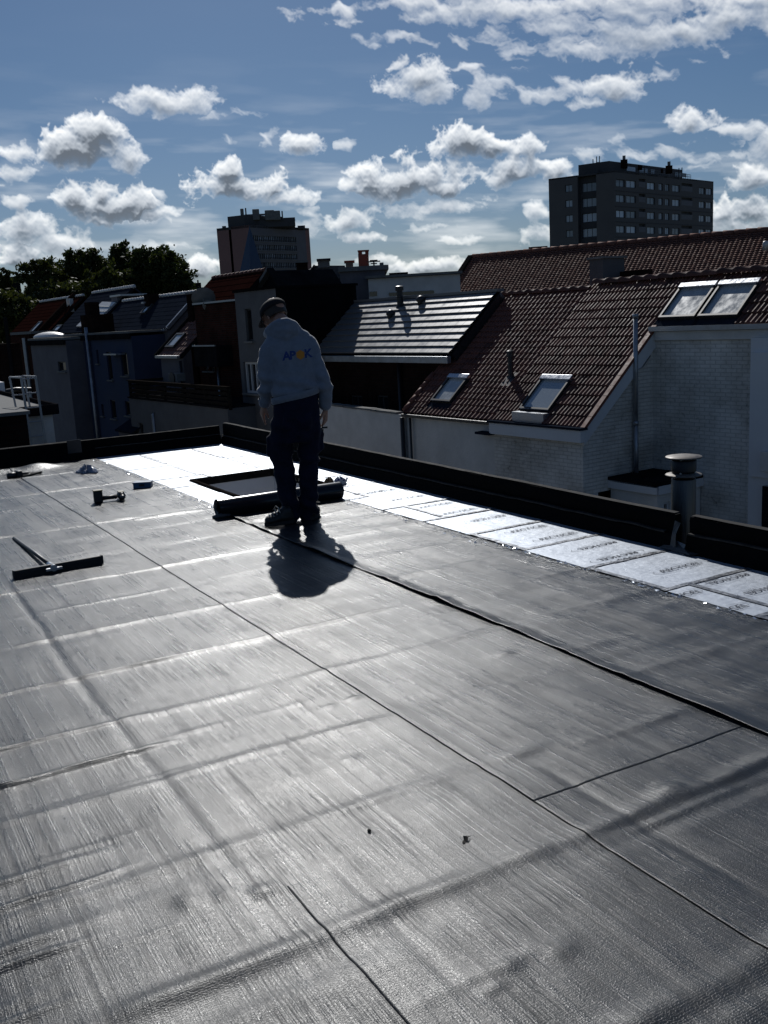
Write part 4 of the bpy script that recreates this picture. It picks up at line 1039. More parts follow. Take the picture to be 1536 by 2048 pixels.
def sloped_light(par, sl, x0, y0, x1, y1, w, pane='glass_blind'):
    """roof window from a lower picture point to an upper one"""
    ta, da = sl.px(x0, y0); tb, db = sl.px(x1, y1); t = (ta+tb)/2; c = sl.P(t, (da+db)/2); ln = (db-da)*math.hypot(1, sl.tn)
    ax = (SV, sl.up, sl.n)
    m = MB()
    for q in (-1, 1): m.box(c+SV*q*(w/2)+sl.n*.05, (.08, ln, .12), ax); m.box(c+sl.up*q*(ln/2)+sl.n*.05, (w+.08, .08, .12), ax)
    o = m.build('roof_window', 'frame_dark', par); MB().box(c+sl.n*.07, (w-.08, ln-.08, .02), ax).build('pane', pane, o); return o

# brick house with the satellite dish, its red roof behind
h5 = thing('brick_house', W(32, 16, GZ), 'dark red brick house with satellite dish and red ridge roof, left of the grey house', 'house', 'terraced houses across the gardens')
DBk = 14.6; tA, tB = TG1+.02, fac(388, 610, DBk)[0]
zb5 = fac(430, 607, DBk)[1]
hs = []
for (xa, ya, xb, yb_) in ((407, 714, 417, 742), (419, 714, 429, 742)):
    a = fac(xa, ya, DBk); b = fac(xb, yb_, DBk); hs.append((b[0], b[1], a[0], a[1]))
mb = MB(); wall(mb, PV*DBk, SV, tA, tB, GZ, zb5, hs, .12, PV); mb.poly([W(tB, DBk, GZ), W(tB, 19, GZ), W(tB, 19, zb5), W(tB, DBk, zb5)]); mb.build('wall', 'red_brick', h5)
for q in hs: window(h5, PV*DBk, SV, PV, q, 'frame_dark', 'glass_blind', .12, 1)
MB().box(W((tA+tB)/2, DBk+1.2, zb5+.03), (tB-tA, 2.5, .08), (SV, PV, ZV)).build('flat_roof', 'dark_slab', h5)
MB().box(W((tA+tB)/2, DBk-.02, zb5+.05), (tB-tA, .10, .06), (SV, PV, ZV)).build('roof_edge', 'zinc', h5)
t_, z_ = fac(437, 692, DBk-.5); t2, _ = fac(392, 692, DBk-.5)
MB().box(W((t_+t2)/2, DBk-.3, z_-.35), (abs(t2-t_), .6, .7), (SV, PV, ZV)).build('balcony_front', 'dark_slab', h5)
MB().box(W((t_+t2)/2, DBk-.62, z_+.02), (abs(t2-t_), .06, .05), (SV, PV, ZV)).build('rail', 'zinc', h5)
mb = MB(); t_, z_ = fac(434, 712, DBk-.05); mb.tube([W(t_, DBk-.06, z_), W(t_, DBk-.06, GZ)], .05, 8); mb.build('downpipe', 'zinc', h5, smooth=True)
ch = box_fac('chimney', 'dark_brick', h5, 372, 587, 386, 640, 15.2, .7, -1.)
box_fac('chimney_cap', 'concrete', ch, 370, 584, 388, 587, 15.15, .8)
sl5 = Slope(15.8, fac(440, 600, 15.8)[1]-.1)
ra, da = sl5.px(432, 548); rb, db = sl5.px(527, 545)
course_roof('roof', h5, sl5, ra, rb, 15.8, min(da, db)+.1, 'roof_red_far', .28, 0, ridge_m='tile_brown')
def dish(par, x, y, d, r):
    t, z = fac(x, y, d); c = W(t, d, z); ax = np.array([.25, .75, .45]); ax /= np.linalg.norm(ax)
    u = np.cross(ax, ZV); u /= np.linalg.norm(u); v = np.cross(u, ax); m = MB(); vs = []; n = 24
    for i, (rr, k) in enumerate(((.02, .0), (.4, .03), (.75, .10), (1., .19), (1.03, .17), (.75, .075), (.4, .005), (.02, -.03))):
        for j in range(n): a = 2*math.pi*j/n; vs.append(c+(u*math.cos(a)+v*math.sin(a))*rr*r+ax*k*r)
    m.add(vs, [(i*n+j, i*n+(j+1) % n, (i+1)*n+(j+1) % n, (i+1)*n+j) for i in range(7) for j in range(n)])
    m.tube([c-ax*.0, c-ax*.12*r-ZV*r*1.2], .03, 6); m.tube([c-v*r*.95+ax*.2*r, c+ax*.9*r], .015, 6); m.box(c+ax*.95*r, (.08, .08, .12), (u, ax, v))
    return m.build('satellite_dish', 'concrete', par, smooth=False)
tag(dish(None, 407, 598, 14.9, .42), 'pale round satellite dish above the dark red brick house', 'satellite dish', 'satellite dishes on the brick house')
tag(dish(None, 418, 612, 14.7, .22), 'small satellite dish just below the larger round one', 'satellite dish', 'satellite dishes on the brick house')
# gabled dormer piece beside the red roof
h5b = thing('gable', W(27, 18, GZ), 'dark pointed gable with pale edges between the red roof and the grey house top', 'building')
a = fac(545, 541, 16.9)
pA, pB, pC = W(a[0], 16.9, a[1]), W(*[fac(520, 582, 16.9)[0], 16.9, fac(520, 582, 16.9)[1]]), W(*[fac(572, 586, 16.9)[0], 16.9, fac(572, 586, 16.9)[1]])
MB().prism([pB-ZV*1.2, pC-ZV*1.2, pC, pA, pB], PV*2.5).build('wall', 'dark_slab', h5b)
MB().bar(pA+ZV*.06-PV*.1, pB+ZV*.06-PV*.1, .25, .10).build('verge_board', 'concrete', h5b)
MB().bar(pA+ZV*.06-PV*.1, pC+ZV*.06-PV*.1, .25, .10).build('verge_board', 'dark_slab', h5b)

# roof terrace extension with plank rails
h6 = thing('roof_terrace', W(31, 13, GZ), 'low dark extension with a plank-railed roof terrace, left of the man', 'building')
DT = 12.6; ta, za = fac(258, 800, DT); tb, zb = fac(392, 800, DT); tb = 27.6
ztt = (fac(300, 800, DT)[1])
mb = MB(); hs = []
a = fac(277, 845, DT); b = fac(289, 880, DT); hs = [(b[0], b[1]-.6, a[0], a[1])]
wall(mb, PV*DT, SV, tb, ta, GZ, ztt, hs, .12, PV); mb.poly([W(tb, DT, GZ), W(tb, 14.6, GZ), W(tb, 14.6, ztt), W(tb, DT, ztt)]); mb.build('wall', 'grey_render', h6)
window(h6, PV*DT, SV, PV, hs[0], 'frame_dark', 'window_dark', .12, 1)
MB().box(W((ta+tb)/2, DT+1., ztt+.02), (ta-tb, 2.1, .06), (SV, PV, ZV)).build('flat_roof', 'dark_slab', h6)
zr = fac(300, 768, DT)[1]
for i in range(4):
    zz = ztt+.12+(zr-ztt-.1)*i/3
    MB().box(W((ta+tb)/2-.0, DT+.05, zz), (ta-tb, .03, .11), (SV, PV, ZV)).build('plank', 'wood_dark', h6)
    MB().box(W(ta-.05, DT+1., zz), (.03, 1.9, .11), (SV, PV, ZV)).build('plank', 'wood_dark', h6)
for i in range(6):
    t_ = tb+(ta-tb)*i/5; MB().box(W(t_, DT+.10, (ztt+zr)/2), (.09, .09, zr-ztt+.1), (SV, PV, ZV)).build('rail_post', 'wood_dark', h6)
MB().box(W((ta+tb)/2, DT+.07, zr+.07), (ta-tb+.1, .16, .03), (SV, PV, ZV)).build('handrail', 'wood_dark', h6)
mb = MB(); t_, z_ = fac(306, 828, DT-.05); mb.tube([W(t_, DT+.03, z_+.06), W(t_, DT-.07, z_), W(t_, DT-.07, GZ)], .05, 8); mb.build('downpipe', 'zinc', h6, smooth=True)
h6b = thing('lean_to', W(37, 12.5, GZ), 'tiny lean-to shelter at the foot of the blue house, just above the far parapet', 'shed')
ta_, z_ = fac(236, 852, 12.4); tb_, _ = fac(266, 856, 12.4)
MB().box(W((ta_+tb_)/2, 12.9, (GZ+z_-.2)/2), (ta_-tb_, 1., z_-.2-GZ), (SV, PV, ZV)).build('wall', 'pale_render', h6b)
MB().prism([W(ta_+.1, 12.3, z_-.2), W(tb_-.1, 12.3, z_-.2), W(tb_-.1, 13.5, z_+.45), W(ta_+.1, 13.5, z_+.45)], (0, 0, .07)).build('roof', 'slate', h6b)

# pale house with the slate roof, and its red lean-to
h7 = thing('slate_house', W(43, 16, GZ), 'pale rendered house under a long blue slate roof with one slim roof window', 'house', 'terraced houses across the gardens')
D7 = 15.4; t7a, t7b = 48.4, 38.9
sl7 = Slope(D7, 1.41)
r7 = course_roof('roof', h7, sl7, t7a, t7b, D7, 17.0, 'slate', .26, 0, ridge_m='galv', rid=.10)
sloped_light(r7, sl7, 287, 628, 304, 612, .55)
mb = MB(); mb.box(W((t7a+t7b)/2, D7-.08, 1.36), (t7a-t7b, .12, .08), (SV, PV, ZV)); mb.build('gutter', 'zinc', h7)
tw0, tw1 = fac(262, 668, D7-.2)[0], t7b
mb = MB(); wall(mb, PV*(D7+.05), SV, tw1, t7a, GZ, 1.38, [], .1, PV); mb.poly([W(t7b, D7+.05, GZ), W(t7b, 18.4, GZ), W(t7b, 18.4, 1.3), W(t7b, 17.0, 2.8), W(t7b, D7+.05, 1.35)]); mb.build('wall', 'pale_render', h7)
MB().bar(sl7.P(t7b-.05, D7, .03), sl7.P(t7b-.05, 17.0, .03), .12, .14).build('verge_board', 'zinc', h7)
ta_, z_ = fac(291, 690, D7-.3); tb_, _ = fac(311, 690, D7-.3)
mb = MB(); mb.box(W((ta_+tb_)/2, D7-.12, (GZ+z_)/2), (ta_-tb_, .34, z_-GZ), (SV, PV, ZV)); mb.build('chimney_breast', 'pale_render', h7)
MB().box(W((ta_+tb_)/2, D7-.14, z_+.05), (ta_-tb_+.1, .46, .12), (SV, PV, ZV)).build('breast_cap', 'slate', h7)
c7 = box_fac('chimney', 'dark_brick', r7, 287, 588, 298, 608, 16.4, .5, 2.0)
box_fac('dormer_light', 'galv', r7, 282, 604, 287, 607, 16.3, .3)
h8 = thing('lean_to', W(37, 14, GZ), 'red-tiled lean-to with a bright roof window, between pale house and brick house', 'building')
sl8 = Slope(13.9, fac(350, 712, 13.9)[1]); tb8 = tB+.03; ta8 = fac(316, 712, 13.9)[0]
r8 = course_roof('roof', h8, sl8, ta8, tb8, 13.9, 15.3, 'tile_brown', .26, .22)
sloped_light(r8, sl8, 343, 696, 364, 671, .75)
MB().box(W((ta8+tb8)/2, 13.83, sl8.z0-.03), (ta8-tb8, .12, .10), (SV, PV, ZV)).build('gutter', 'zinc', h8)
MB().bar(sl8.P(ta8+.06, 13.85, .02), sl8.P(ta8+.06, 15.4, .02), .16, .2).build('verge_board', 'dark_slab', h8)
mb = MB(); wall(mb, PV*14.0, SV, tb8, ta8, GZ, sl8.z0-.1, [], .1, PV); mb.build('wall', 'pale_render', h8)
mb = MB(); t_, z_ = fac(359, 722, 13.9); mb.tube([W(t_, 13.92, z_), W(t_, 13.92, GZ)], .05, 8); mb.build('downpipe', 'black_metal', h8, smooth=True)
ac = box_fac('air_conditioner', 'concrete', None, 335, 747, 354, 764, 13.5, .35, bevel=.02); tag(ac, 'grey air conditioner box on the pale wall above the plank rails', 'air conditioner')
t_, z_ = fac(345, 756, 13.48); mb = MB(); mb.lathe((0, 0, 0), [(.0, 0), (.22, 0), (.22, .03), (.0, .03)], 16)
mb.v = [tuple(W(t_, 13.48-p[2], z_)+SV*p[0]+ZV*p[1]) for p in mb.v]; mb.build('fan_grille', 'frame_dark', ac)
mb = MB(); mb.box(W(t_, 13.7, z_-.55), (.9, .4, .05), (SV, PV, ZV)); mb.build('bracket', 'black_metal', ac)

# blue painted house
h9 = thing('blue_house', W(48, 13, GZ), 'dark blue painted house with tall windows and a flat roof edge', 'house', 'terraced houses across the gardens')
D9 = 14.0; ta, za = fac(131, 667, D9); tb, zb = fac(262, 672, D9); hs = []
for (xa, ya, xb, yb_) in ((141, 702, 160, 748), (192, 700, 199, 727), (212, 704, 227, 760), (240, 705, 258, 752), (131, 770, 140, 800), (220, 800, 234, 838), (249, 802, 262, 832), (202, 808, 209, 832)):
    a = fac(xa, ya, D9); b = fac(xb, yb_, D9); hs.append((b[0], b[1], a[0], a[1]))
mb = MB(); wall(mb, PV*D9, SV, tb, ta, GZ, (za+zb)/2, hs, .14, PV); mb.poly([W(tb, D9, GZ), W(tb, 16, GZ), W(tb, 16, zb), W(tb, D9, zb)]); mb.build('wall', 'blue_paint', h9)
for q in hs: window(h9, PV*D9, SV, PV, q, 'frame_dark', 'window_dark', .14, 1)
MB().box(W((ta+tb)/2, D9+.75, (za+zb)/2+.04), (ta-tb+.1, 1.7, .09), (SV, PV, ZV)).build('flat_roof', 'concrete', h9)
MB().box(W((ta+tb)/2, D9-.10, (za+zb)/2-.12), (ta-tb+.1, .06, .22), (SV, PV, ZV)).build('roof_edge', 'dark_slab', h9)
MB().box(W(fac(233, 708, D9-.1)[0], D9-.2, fac(233, 708, D9-.1)[1]), (1.6, .4, .06), (SV, PV, ZV)).build('awning', 'zinc', h9)
ch = box_fac('chimney', 'dark_brick', h9, 160, 630, 187, 668, D9+.3, 1.0, 1.0)
box_fac('chimney_pot', 'dark_brick', ch, 168, 605, 179, 631, D9+.5, .5)
mb = MB(); a = fac(168, 655, D9-.2); mb.tube([W(a[0], D9-.12, a[1]), W(a[0], D9-.12, GZ)], .075, 10); mb.build('downpipe', 'zinc', h9, smooth=True)

# steep slate roof with the big pale roof light and dormer
h10 = thing('slate_house', W(54, 17, GZ), 'slate-roofed house behind the blue one, with a large pale glazed panel and dormer', 'house', 'terraced houses across the gardens')
sl10 = Slope(15.5, 1.45); t10a, t10b = 55.6, 49.0
r10 = course_roof('roof', h10, sl10, t10a, t10b, 15.5, 17.85, 'slate', .26, 0, ridge_m='galv', rid=.11)
cs = [sl10.P(*sl10.px(x, y), .10) for x, y in ((155, 655), (186, 655), (234, 607), (207, 606))]
gp = MB().prism(cs, -sl10.n*.1).build('glazed_panel', 'galv', r10)
for i in range(1, 5):
    MB().bar(cs[0]+(cs[3]-cs[0])*i/5+sl10.n*.01, cs[1]+(cs[2]-cs[1])*i/5+sl10.n*.01, .06, .03).build('glazing_bar', 'zinc', gp)
box_fac('dormer', 'pale_render', r10, 222, 592, 236, 612, 17.0, 1.2, 2.2); box_fac('dormer_roof', 'galv', r10, 219, 590, 240, 592, 16.95, 1.4)
mb = MB(); wall(mb, PV*15.6, SV, t10b, t10a, GZ, 1.4, [], .1, PV); mb.build('wall', 'dark_brick', h10)
tag(box_fac('chimney', 'dark_brick', None, 239, 596, 247, 612, 17.3, .6, 2.5), 'stubby dark chimney stack beside the dormer on the slate roof', 'chimney')

# red roofed house
h11 = thing('tiled_house', W(62, 17, GZ), 'red-roofed house at left below the trees, with two slim roof windows', 'house', 'terraced houses across the gardens')
sl11 = Slope(15.6, 1.5); t11a, t11b = 66.5, 57.4
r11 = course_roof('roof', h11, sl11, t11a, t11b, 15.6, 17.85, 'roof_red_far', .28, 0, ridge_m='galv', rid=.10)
sloped_light(r11, sl11, 66, 665, 82, 646, .7); sloped_light(r11, sl11, 108, 665, 125, 653, .9)
MB().bar(sl11.P(58.9, 15.6, .1), sl11.P(58.9, 17.9, .1), .35, .25).build('party_wall', 'dark_brick', r11)
mb = MB(); wall(mb, PV*15.7, SV, t11b, t11a, GZ, 1.45, [], .1, PV); mb.build('wall', 'red_brick', h11)
for x0, x1 in ((132, 136), (138, 142)):
    box_fac('chimney_pipe', 'galv', r11, x0, 597, x1, 624, 17.2, .2)
# pale blue-white house with the roof dome
h12 = thing('white_house', W(52, 13, GZ), 'pale bluish flat-roofed house with one small square window and a roof dome', 'house', 'terraced houses across the gardens')
D12 = 13.2; ta, za = fac(60, 681, D12); tb, zb = fac(131, 681, D12)
a = fac(115, 723, D12); b = fac(133, 743, D12); hs = [(max(b[0], tb+.1), b[1], a[0], a[1])]
mb = MB(); wall(mb, PV*D12, SV, tb, ta, GZ, (za+zb)/2, hs, .14, PV); mb.poly([W(tb, D12, GZ), W(tb, 15, GZ), W(tb, 15, zb), W(tb, D12, zb)]); mb.build('wall', 'pale_render', h12)
window(h12, PV*D12, SV, PV, hs[0], 'frame_dark', 'window_dark', .14, 1)
MB().box(W((ta+tb)/2, D12+.9, (za+zb)/2+.06), (ta-tb+.1, 2., .12), (SV, PV, ZV)).build('flat_roof', 'concrete', h12)
MB().box(W((ta+tb)/2, D12-.10, (za+zb)/2-.1), (ta-tb+.1, .06, .24), (SV, PV, ZV)).build('roof_edge', 'dark_slab', h12)
t_, z_ = fac(92, 672, D12+.7); dm = MB()
dm.lathe((0, 0, 0), [(1.7, 0), (1.7, .12), (1.5, .26), (1.1, .38), (.6, .46), (.05, .49)], 20); dm.v = [tuple(W(t_, D12+.85, (za+zb)/2+.12)+SV*p[0]*1.2+PV*p[1]*.35+ZV*p[2]*.6) for p in dm.v]
dm.build('roof_dome', 'galv', h12, smooth=True)
# narrow brown house at the far left
h13 = thing('brick_house', W(72, 14, GZ), 'narrow brown brick house at the far left edge under the red roof', 'house', 'terraced houses across the gardens')
box_fac('wall', 'red_brick', h13, 22, 668, 62, 700, 14.2, 1.2, GZ); box_fac('roof_edge', 'concrete', h13, 20, 664, 62, 668, 14.1, 1.4)
mb = MB(); a = fac(48, 676, 14.1); mb.tube([W(a[0], 14.1, a[1]), W(a[0], 14.1, GZ)], .12, 8); mb.build('downpipe', 'zinc', h13)
h14 = thing('dark_house', W(95, 13, GZ), 'dark shadowed wall and post at the extreme left edge of the picture', 'house', 'terraced houses across the gardens')
p = at_r(4, 690, 40); q_ = at_r(10, 634, 38); q2 = at_r(22, 760, 38)
MB().box((p[0]-1.2, p[1], -2.4), (3., 4, 7.2)).build('wall', 'dark_brick', h14)
MB().tube([(q_[0], q_[1], q_[2]), (q_[0], q_[1], GZ)], .07, 8).build('post', 'dark_slab', h14)

# ---- neighbouring low roof with the ladder, beyond our far parapet
n1_ = thing('low_house', (2, 22, GZ), 'low flat-roofed house with white end wall and ladder, beyond the far parapet', 'house')
Y0 = 19.5
a = at_y(50, 826, Y0); b = at_y(104, 822, Y0)
MB().aabb((a[0], Y0, GZ), (b[0], 31, b[2])).build('wall', 'white_render', n1_)
MB().aabb((a[0]-6, Y0-.06, b[2]), (b[0]+.06, 31, b[2]+.05)).build('flat_roof', 'concrete', n1_)
mb = MB(); mb.aabb((a[0]-6, Y0-.1, b[2]-.06), (b[0]+.1, Y0-.0601, b[2]+.13)); mb.aabb((b[0]+.0601, Y0-.06, b[2]-.06), (b[0]+.12, 31, b[2]+.13)); mb.build('roof_edge', 'dark_slab', n1_)
c = at_y(0, 833, 18.2); d_ = at_y(53, 832, 18.2)
MB().aabb((c[0]-5, 18.2, GZ), (d_[0], Y0-.11, c[2])).build('wall', 'dark_brick', n1_); MB().aabb((c[0]-5, 18.1, c[2]), (d_[0]+.05, Y0-.11, c[2]+.06)).build('flat_roof', 'concrete', n1_)
pa = at_y(8, 776, 27); MB().aabb((pa[0]-2, 27, b[2]+.05), (pa[0]+.02, 28.5, pa[2]+.15)).build('roof_box', 'white_panel', n1_)
pe = at_y(22, 781, 25.5); mb = MB(); mb.tube([(pe[0]-.1, 25.5, b[2]+.05), (pe[0]-.1, 25.5, pe[2]), (pe[0]+.1, 25.5, pe[2]+.02), (pe[0]+.5, 25.7, pe[2]-.02)], .05, 8); mb.build('vent_pipe', 'black_metal', n1_, smooth=True)
ld = thing('ladder', (0, Y0-.3, GZ), 'aluminium ladder with safety hoop standing against the low white wall at left', 'ladder')
la, lb = at_y(31, 756, Y0-.16), at_y(60, 754, Y0-.16); lz = -2.4
for X_ in (la[0], lb[0]):
    MB().bar((X_+.10, Y0-.16, la[2]), (X_+.18, Y0-.16, lz), .025, .04).build('rail', 'zinc', ld)
for i in range(12):
    z = la[2]-.03-i*.27; u_ = (la[2]-z)/(la[2]-lz)*.08+.10
    MB().tube([(la[0]+u_, Y0-.16, z), (lb[0]+u_, Y0-.16, z)], .014, 6).build('rung', 'zinc', ld)
for X_ in (la[0]+.1, lb[0]+.1): MB().bar((X_-.10, Y0+.5, la[2]), (X_-.05, Y0+.5, b[2]+.05), .02, .035).build('rear_rail', 'zinc', ld)
for z in (la[2], la[2]-.35, la[2]-.7): MB().tube([(la[0], Y0+.5, z), (lb[0], Y0+.5, z)], .012, 6).build('rear_rung', 'zinc', ld)
for X_ in (la[0]+.1, lb[0]+.1): MB().bar((X_, Y0-.16, la[2]), (X_-.1, Y0+.5, la[2]), .02, .03).build('brace', 'zinc', ld)

# ================================================================ beyond the terrace
def view_box(x0, y0, x1, y1, r, depth, bottom=None, yaw=0.):
    """box standing at distance r whose front spans the given picture columns"""
    a, b = at_r(x0, y0, r), at_r(x1, y0, r); z = at_r((x0+x1)/2, y0, r)[2]; zb = at_r((x0+x1)/2, y1, r)[2] if bottom is None else bottom
    u = b-a; u[2] = 0; wd = np.linalg.norm(u); u /= wd; f = np.cross(ZV, u); c = (a+b)/2; c[2] = 0
    if yaw: ca, sa = math.cos(yaw), math.sin(yaw); u, f = u*ca+f*sa, f*ca-u*sa
    return (c+f*depth/2+ZV*(z+zb)/2, (wd, depth, z-zb), (u, f, ZV))
# long pantile roof behind (R4)
h20 = thing('long_roof_house', at_r(1250, 560, 62)*np.array([1, 1, 0])+np.array([0, 0, GZ]), 'big long brown pantile roof sloping across behind the nearer houses', 'house')
A4 = R(-25); S4 = np.array([math.sin(A4), math.cos(A4), 0]); P4 = np.array([math.cos(A4), -math.sin(A4), 0]); th4 = R(36)
N4 = -P4*math.sin(th4)+ZV*math.cos(th4); U4 = P4*math.cos(th4)+ZV*math.sin(th4)
RP = at_r(945, 514, 60)
ra = hit(945, 514, RP, N4); rb = hit(1536, 460, RP, N4); ta4, tb4 = (ra-RP)@S4, (rb-RP)@S4-9
va = hit(872, 592, RP, N4); slope_len = 13.
print('R4', ta4, tb4, (va-RP)@S4, (va-RP)@U4, (rb-RP)@U4)
mb = MB(); nrow = 74; g4 = slope_len/nrow; ncol = int(abs(ta4-tb4)/.23)
r_ = np.random.default_rng(9)
for i in range(nrow):
    for half in (0,):
        q = ncol*2; vs = []; base = RP+S4*tb4-U4*(g4*(i+1))+((rb-RP)@U4*0)*U4
        for row in (0, 1):
            for j in range(q+1):
                vs.append(base+S4*((ta4-tb4)*j/q)+U4*(g4*row*1.03)+N4*((.045 if row == 0 else .0)+(.038 if j % 2 else 0)+r_.normal(0, .004)))
        mb.add(vs, [(j, j+1, q+1+j+1, q+1+j) for j in range(q)])
        mb.add([vs[0], vs[q], vs[q]-N4*.05, vs[0]-N4*.05], [(0, 1, 2, 3)])
rr = MB().prism([RP+S4*ta4, RP+S4*tb4, RP+S4*tb4-U4*slope_len, RP+S4*ta4-U4*slope_len], -N4*.2).build('roof', 'dark_slab', h20)
t4o = mb.build('far_tiles', 'tile_far', rr); t4o['kind'] = 'stuff'
mb = MB(); nr = int(abs(ta4-tb4)/.55)
for i in range(nr):
    a = RP+S4*(tb4+(ta4-tb4)*i/nr); b = RP+S4*(tb4+(ta4-tb4)*(i+.94)/nr); mb.tube([b+ZV*.02, a+ZV*.02], [.17, .13], 7)
o = mb.build('ridge_tiles', 'tile_far', rr, smooth=True); o['kind'] = 'stuff'
MB().bar(RP+S4*(ta4+.1), RP+S4*(ta4+.1)-U4*slope_len, .3, .3).build('verge_board', 'wood_dark', rr)
MB().prism([RP+S4*ta4, RP+S4*tb4, RP+S4*tb4+P4*9-ZV*9, RP+S4*ta4+P4*9-ZV*9], -ZV*.2).build('back_slope', 'tile_brown', h20)
mb = MB(); e = RP-U4*slope_len; mb.poly([e+S4*ta4, e+S4*tb4, (e+S4*tb4)*[1, 1, 0]+ZV*GZ, (e+S4*ta4)*[1, 1, 0]+ZV*GZ]); e0 = e+S4*ta4; r0 = RP+S4*ta4; mb.poly([e0, e0*[1, 1, 0]+ZV*GZ, r0*[1, 1, 0]+ZV*GZ, r0]); mb.build('wall', 'dark_brick', h20)
tag(MB().box(*view_box(1057, 493, 1095, 520, 61.5, 1.2)).build('chimney', 'dark_brick'), 'low wide chimney showing over the far ridge left of the grey tower', 'chimney')
dm_ = at_r(1531, 486, 44); MB().lathe(dm_, [(.11, -.3), (.11, 0), (.08, .07), (.01, .09)], 14).build('roof_vent', 'galv', rr, smooth=True)

# white buildings and chimneys in the middle
wb = thing('white_building', at_r(690, 580, 48)*np.array([1, 1, 0])+np.array([0, 0, GZ]), 'bluish white flat-roofed building behind the grey tiled roof', 'building')
MB().box(*view_box(679, 541, 770, 600, 47, 8, GZ)).build('wall', 'pale_render', wb)
MB().box(*view_box(676, 532, 777, 541, 46.8, 8.3)).build('roof_edge', 'concrete', wb)
MB().box(*view_box(736, 553, 920, 600, 46.0, 8, GZ)).build('wall', 'white_render', wb)
MB().box(*view_box(730, 547, 925, 552, 45.8, 8.3)).build('roof_edge', 'concrete', wb)
MB().box(*view_box(600, 558, 680, 600, 47.5, 6, GZ)).build('wall', 'pale_render', wb)
MB().box(*view_box(598, 556, 680, 559, 47.3, 6.3)).build('roof_edge', 'concrete', wb)
MB().box(*view_box(739, 583, 754, 592, 45.95, .1)).build('window', 'window_dark', wb)
MB().box(*view_box(778, 583, 868, 589, 45.9, .2)).build('window_band', 'window_dark', wb)
MB().box(*view_box(778, 545, 816, 549, 50, 2)).build('roof_box', 'dark_slab', wb)
MB().box(*view_box(759, 525, 767, 533, 47, .8)).build('vent_stack', 'concrete', wb)
ap = at_r(748, 532, 47); at_ = MB(); zt_ = at_r(748, 523, 47)[2]; at_.tube([ap, (ap[0], ap[1], zt_)], .035, 6); u = np.array([.87, -.49, 0])
for k, l in ((0, .30), (.05, .18), (-.09, .15)): at_.tube([np.array([ap[0], ap[1], zt_+k])-u*l, np.array([ap[0], ap[1], zt_+k])+u*l], .03, 6)
at_.build('aerial', 'black_metal', wb)
gb = thing('gabled_building', at_r(650, 570, 52)*np.array([1, 1, 0])+np.array([0, 0, GZ]), 'grey gable-ended building with chimneys, right of the pink tower foot', 'building')
a = [at_r(x, y, 52) for x, y in ((604, 570), (630, 531), (690, 531), (690, 570))]; f_ = np.array([.35, .93, 0])
MB().prism([a[0]-ZV*5, a[0], a[1], a[2], a[3]-ZV*5], f_*6).build('wall', 'grey_render', gb)
MB().bar(a[0], a[1], .5, .15).build('verge_board', 'dark_slab', gb)
cc = MB().box(*view_box(635, 520, 659, 535, 51.8, 1.2)).build('chimney', 'concrete', gb); MB().box(*view_box(633, 517, 661, 520, 51.6, 1.5)).build('chimney_cap', 'slate', cc)
cc = MB().box(*view_box(691, 524, 706, 532, 51, 1.)).build('chimney', 'concrete', gb); MB().box(*view_box(688, 521, 709, 524, 50.8, 1.3)).build('chimney_cap', 'chimney_red', cc)
rc = thing('chimney', at_r(727, 530, 50), 'square red brick chimney with an open white-lit top slot', 'chimney')
m = MB()
b0, s0_, ax0 = view_box(716, 508, 737, 532, 50, .55); m.box(b0, s0_, ax0); m.build('stack', 'chimney_red', rc)
for xa, xb in ((716, 724), (730, 737)): MB().box(*view_box(xa, 502, xb, 508, 50, .55)).build('cap_pier', 'chimney_red', rc)
MB().box(*view_box(715, 500, 738, 502, 49.9, .7)).build('cap_slab', 'chimney_red', rc)
zr_ = thing('zinc_roof', at_r(585, 575, 44)*np.array([1, 1, 0])+np.array([0, 0, GZ]), 'small bright zinc roof slope with a dark chimney, below the pink tower', 'building')
q = [at_r(x, y, rr_) for x, y, rr_ in ((560, 578, 42), (603, 578, 42), (622, 544, 45.5), (592, 546, 45.5))]
zz = MB().prism(q, (0, 0, -.2)).build('roof', 'zinc', zr_)
for i in range(1, 6): MB().bar(q[0]+(q[1]-q[0])*i/6+ZV*.02, q[3]+(q[2]-q[3])*i/6+ZV*.02, .03, .05).build('seam', 'zinc', zz)
MB().prism([q[0]-ZV*.21, q[1]-ZV*.21, q[1]-ZV*6, q[0]-ZV*6], f_*3).build('wall', 'dark_slab', zr_)
ch = MB().box(*view_box(592, 525, 615, 552, 44.5, 1.)).build('chimney', 'dark_brick', zr_); MB().box(*view_box(591, 521, 616, 525, 44.4, 1.2)).build('chimney_cap', 'concrete', ch)
fb = thing('far_house', at_r(385, 560, 120)*np.array([1, 1, 0])+np.array([0, 0, GZ]), 'tiny distant roof between the trees and the red ridge', 'house', 'distant roofs on the skyline')
c_, s_, ax_ = view_box(372, 566, 402, 590, 118, 8, GZ); MB().box(c_, s_, ax_).build('wall', 'dark_slab', fb)
p0, p1, p2 = at_r(370, 567, 117), at_r(376, 553, 117), at_r(392, 569, 117); MB().prism([p0, p1, p2], f_*9).build('roof', 'slate', fb)
MB().box(*view_box(394, 560, 397, 568, 118, .6)).build('chimney', 'dark_slab', fb)
fb2 = thing('far_house', at_r(20, 560, 120)*np.array([1, 1, 0])+np.array([0, 0, GZ]), 'tiny distant roof with a square chimney at the far left above the trees', 'house', 'distant roofs on the skyline')
MB().box(*view_box(-6, 561, 40, 580, 125, 8, GZ)).build('wall', 'dark_slab', fb2); MB().box(*view_box(22, 553, 32, 562, 124, 1.5)).build('chimney', 'dark_slab', fb2)

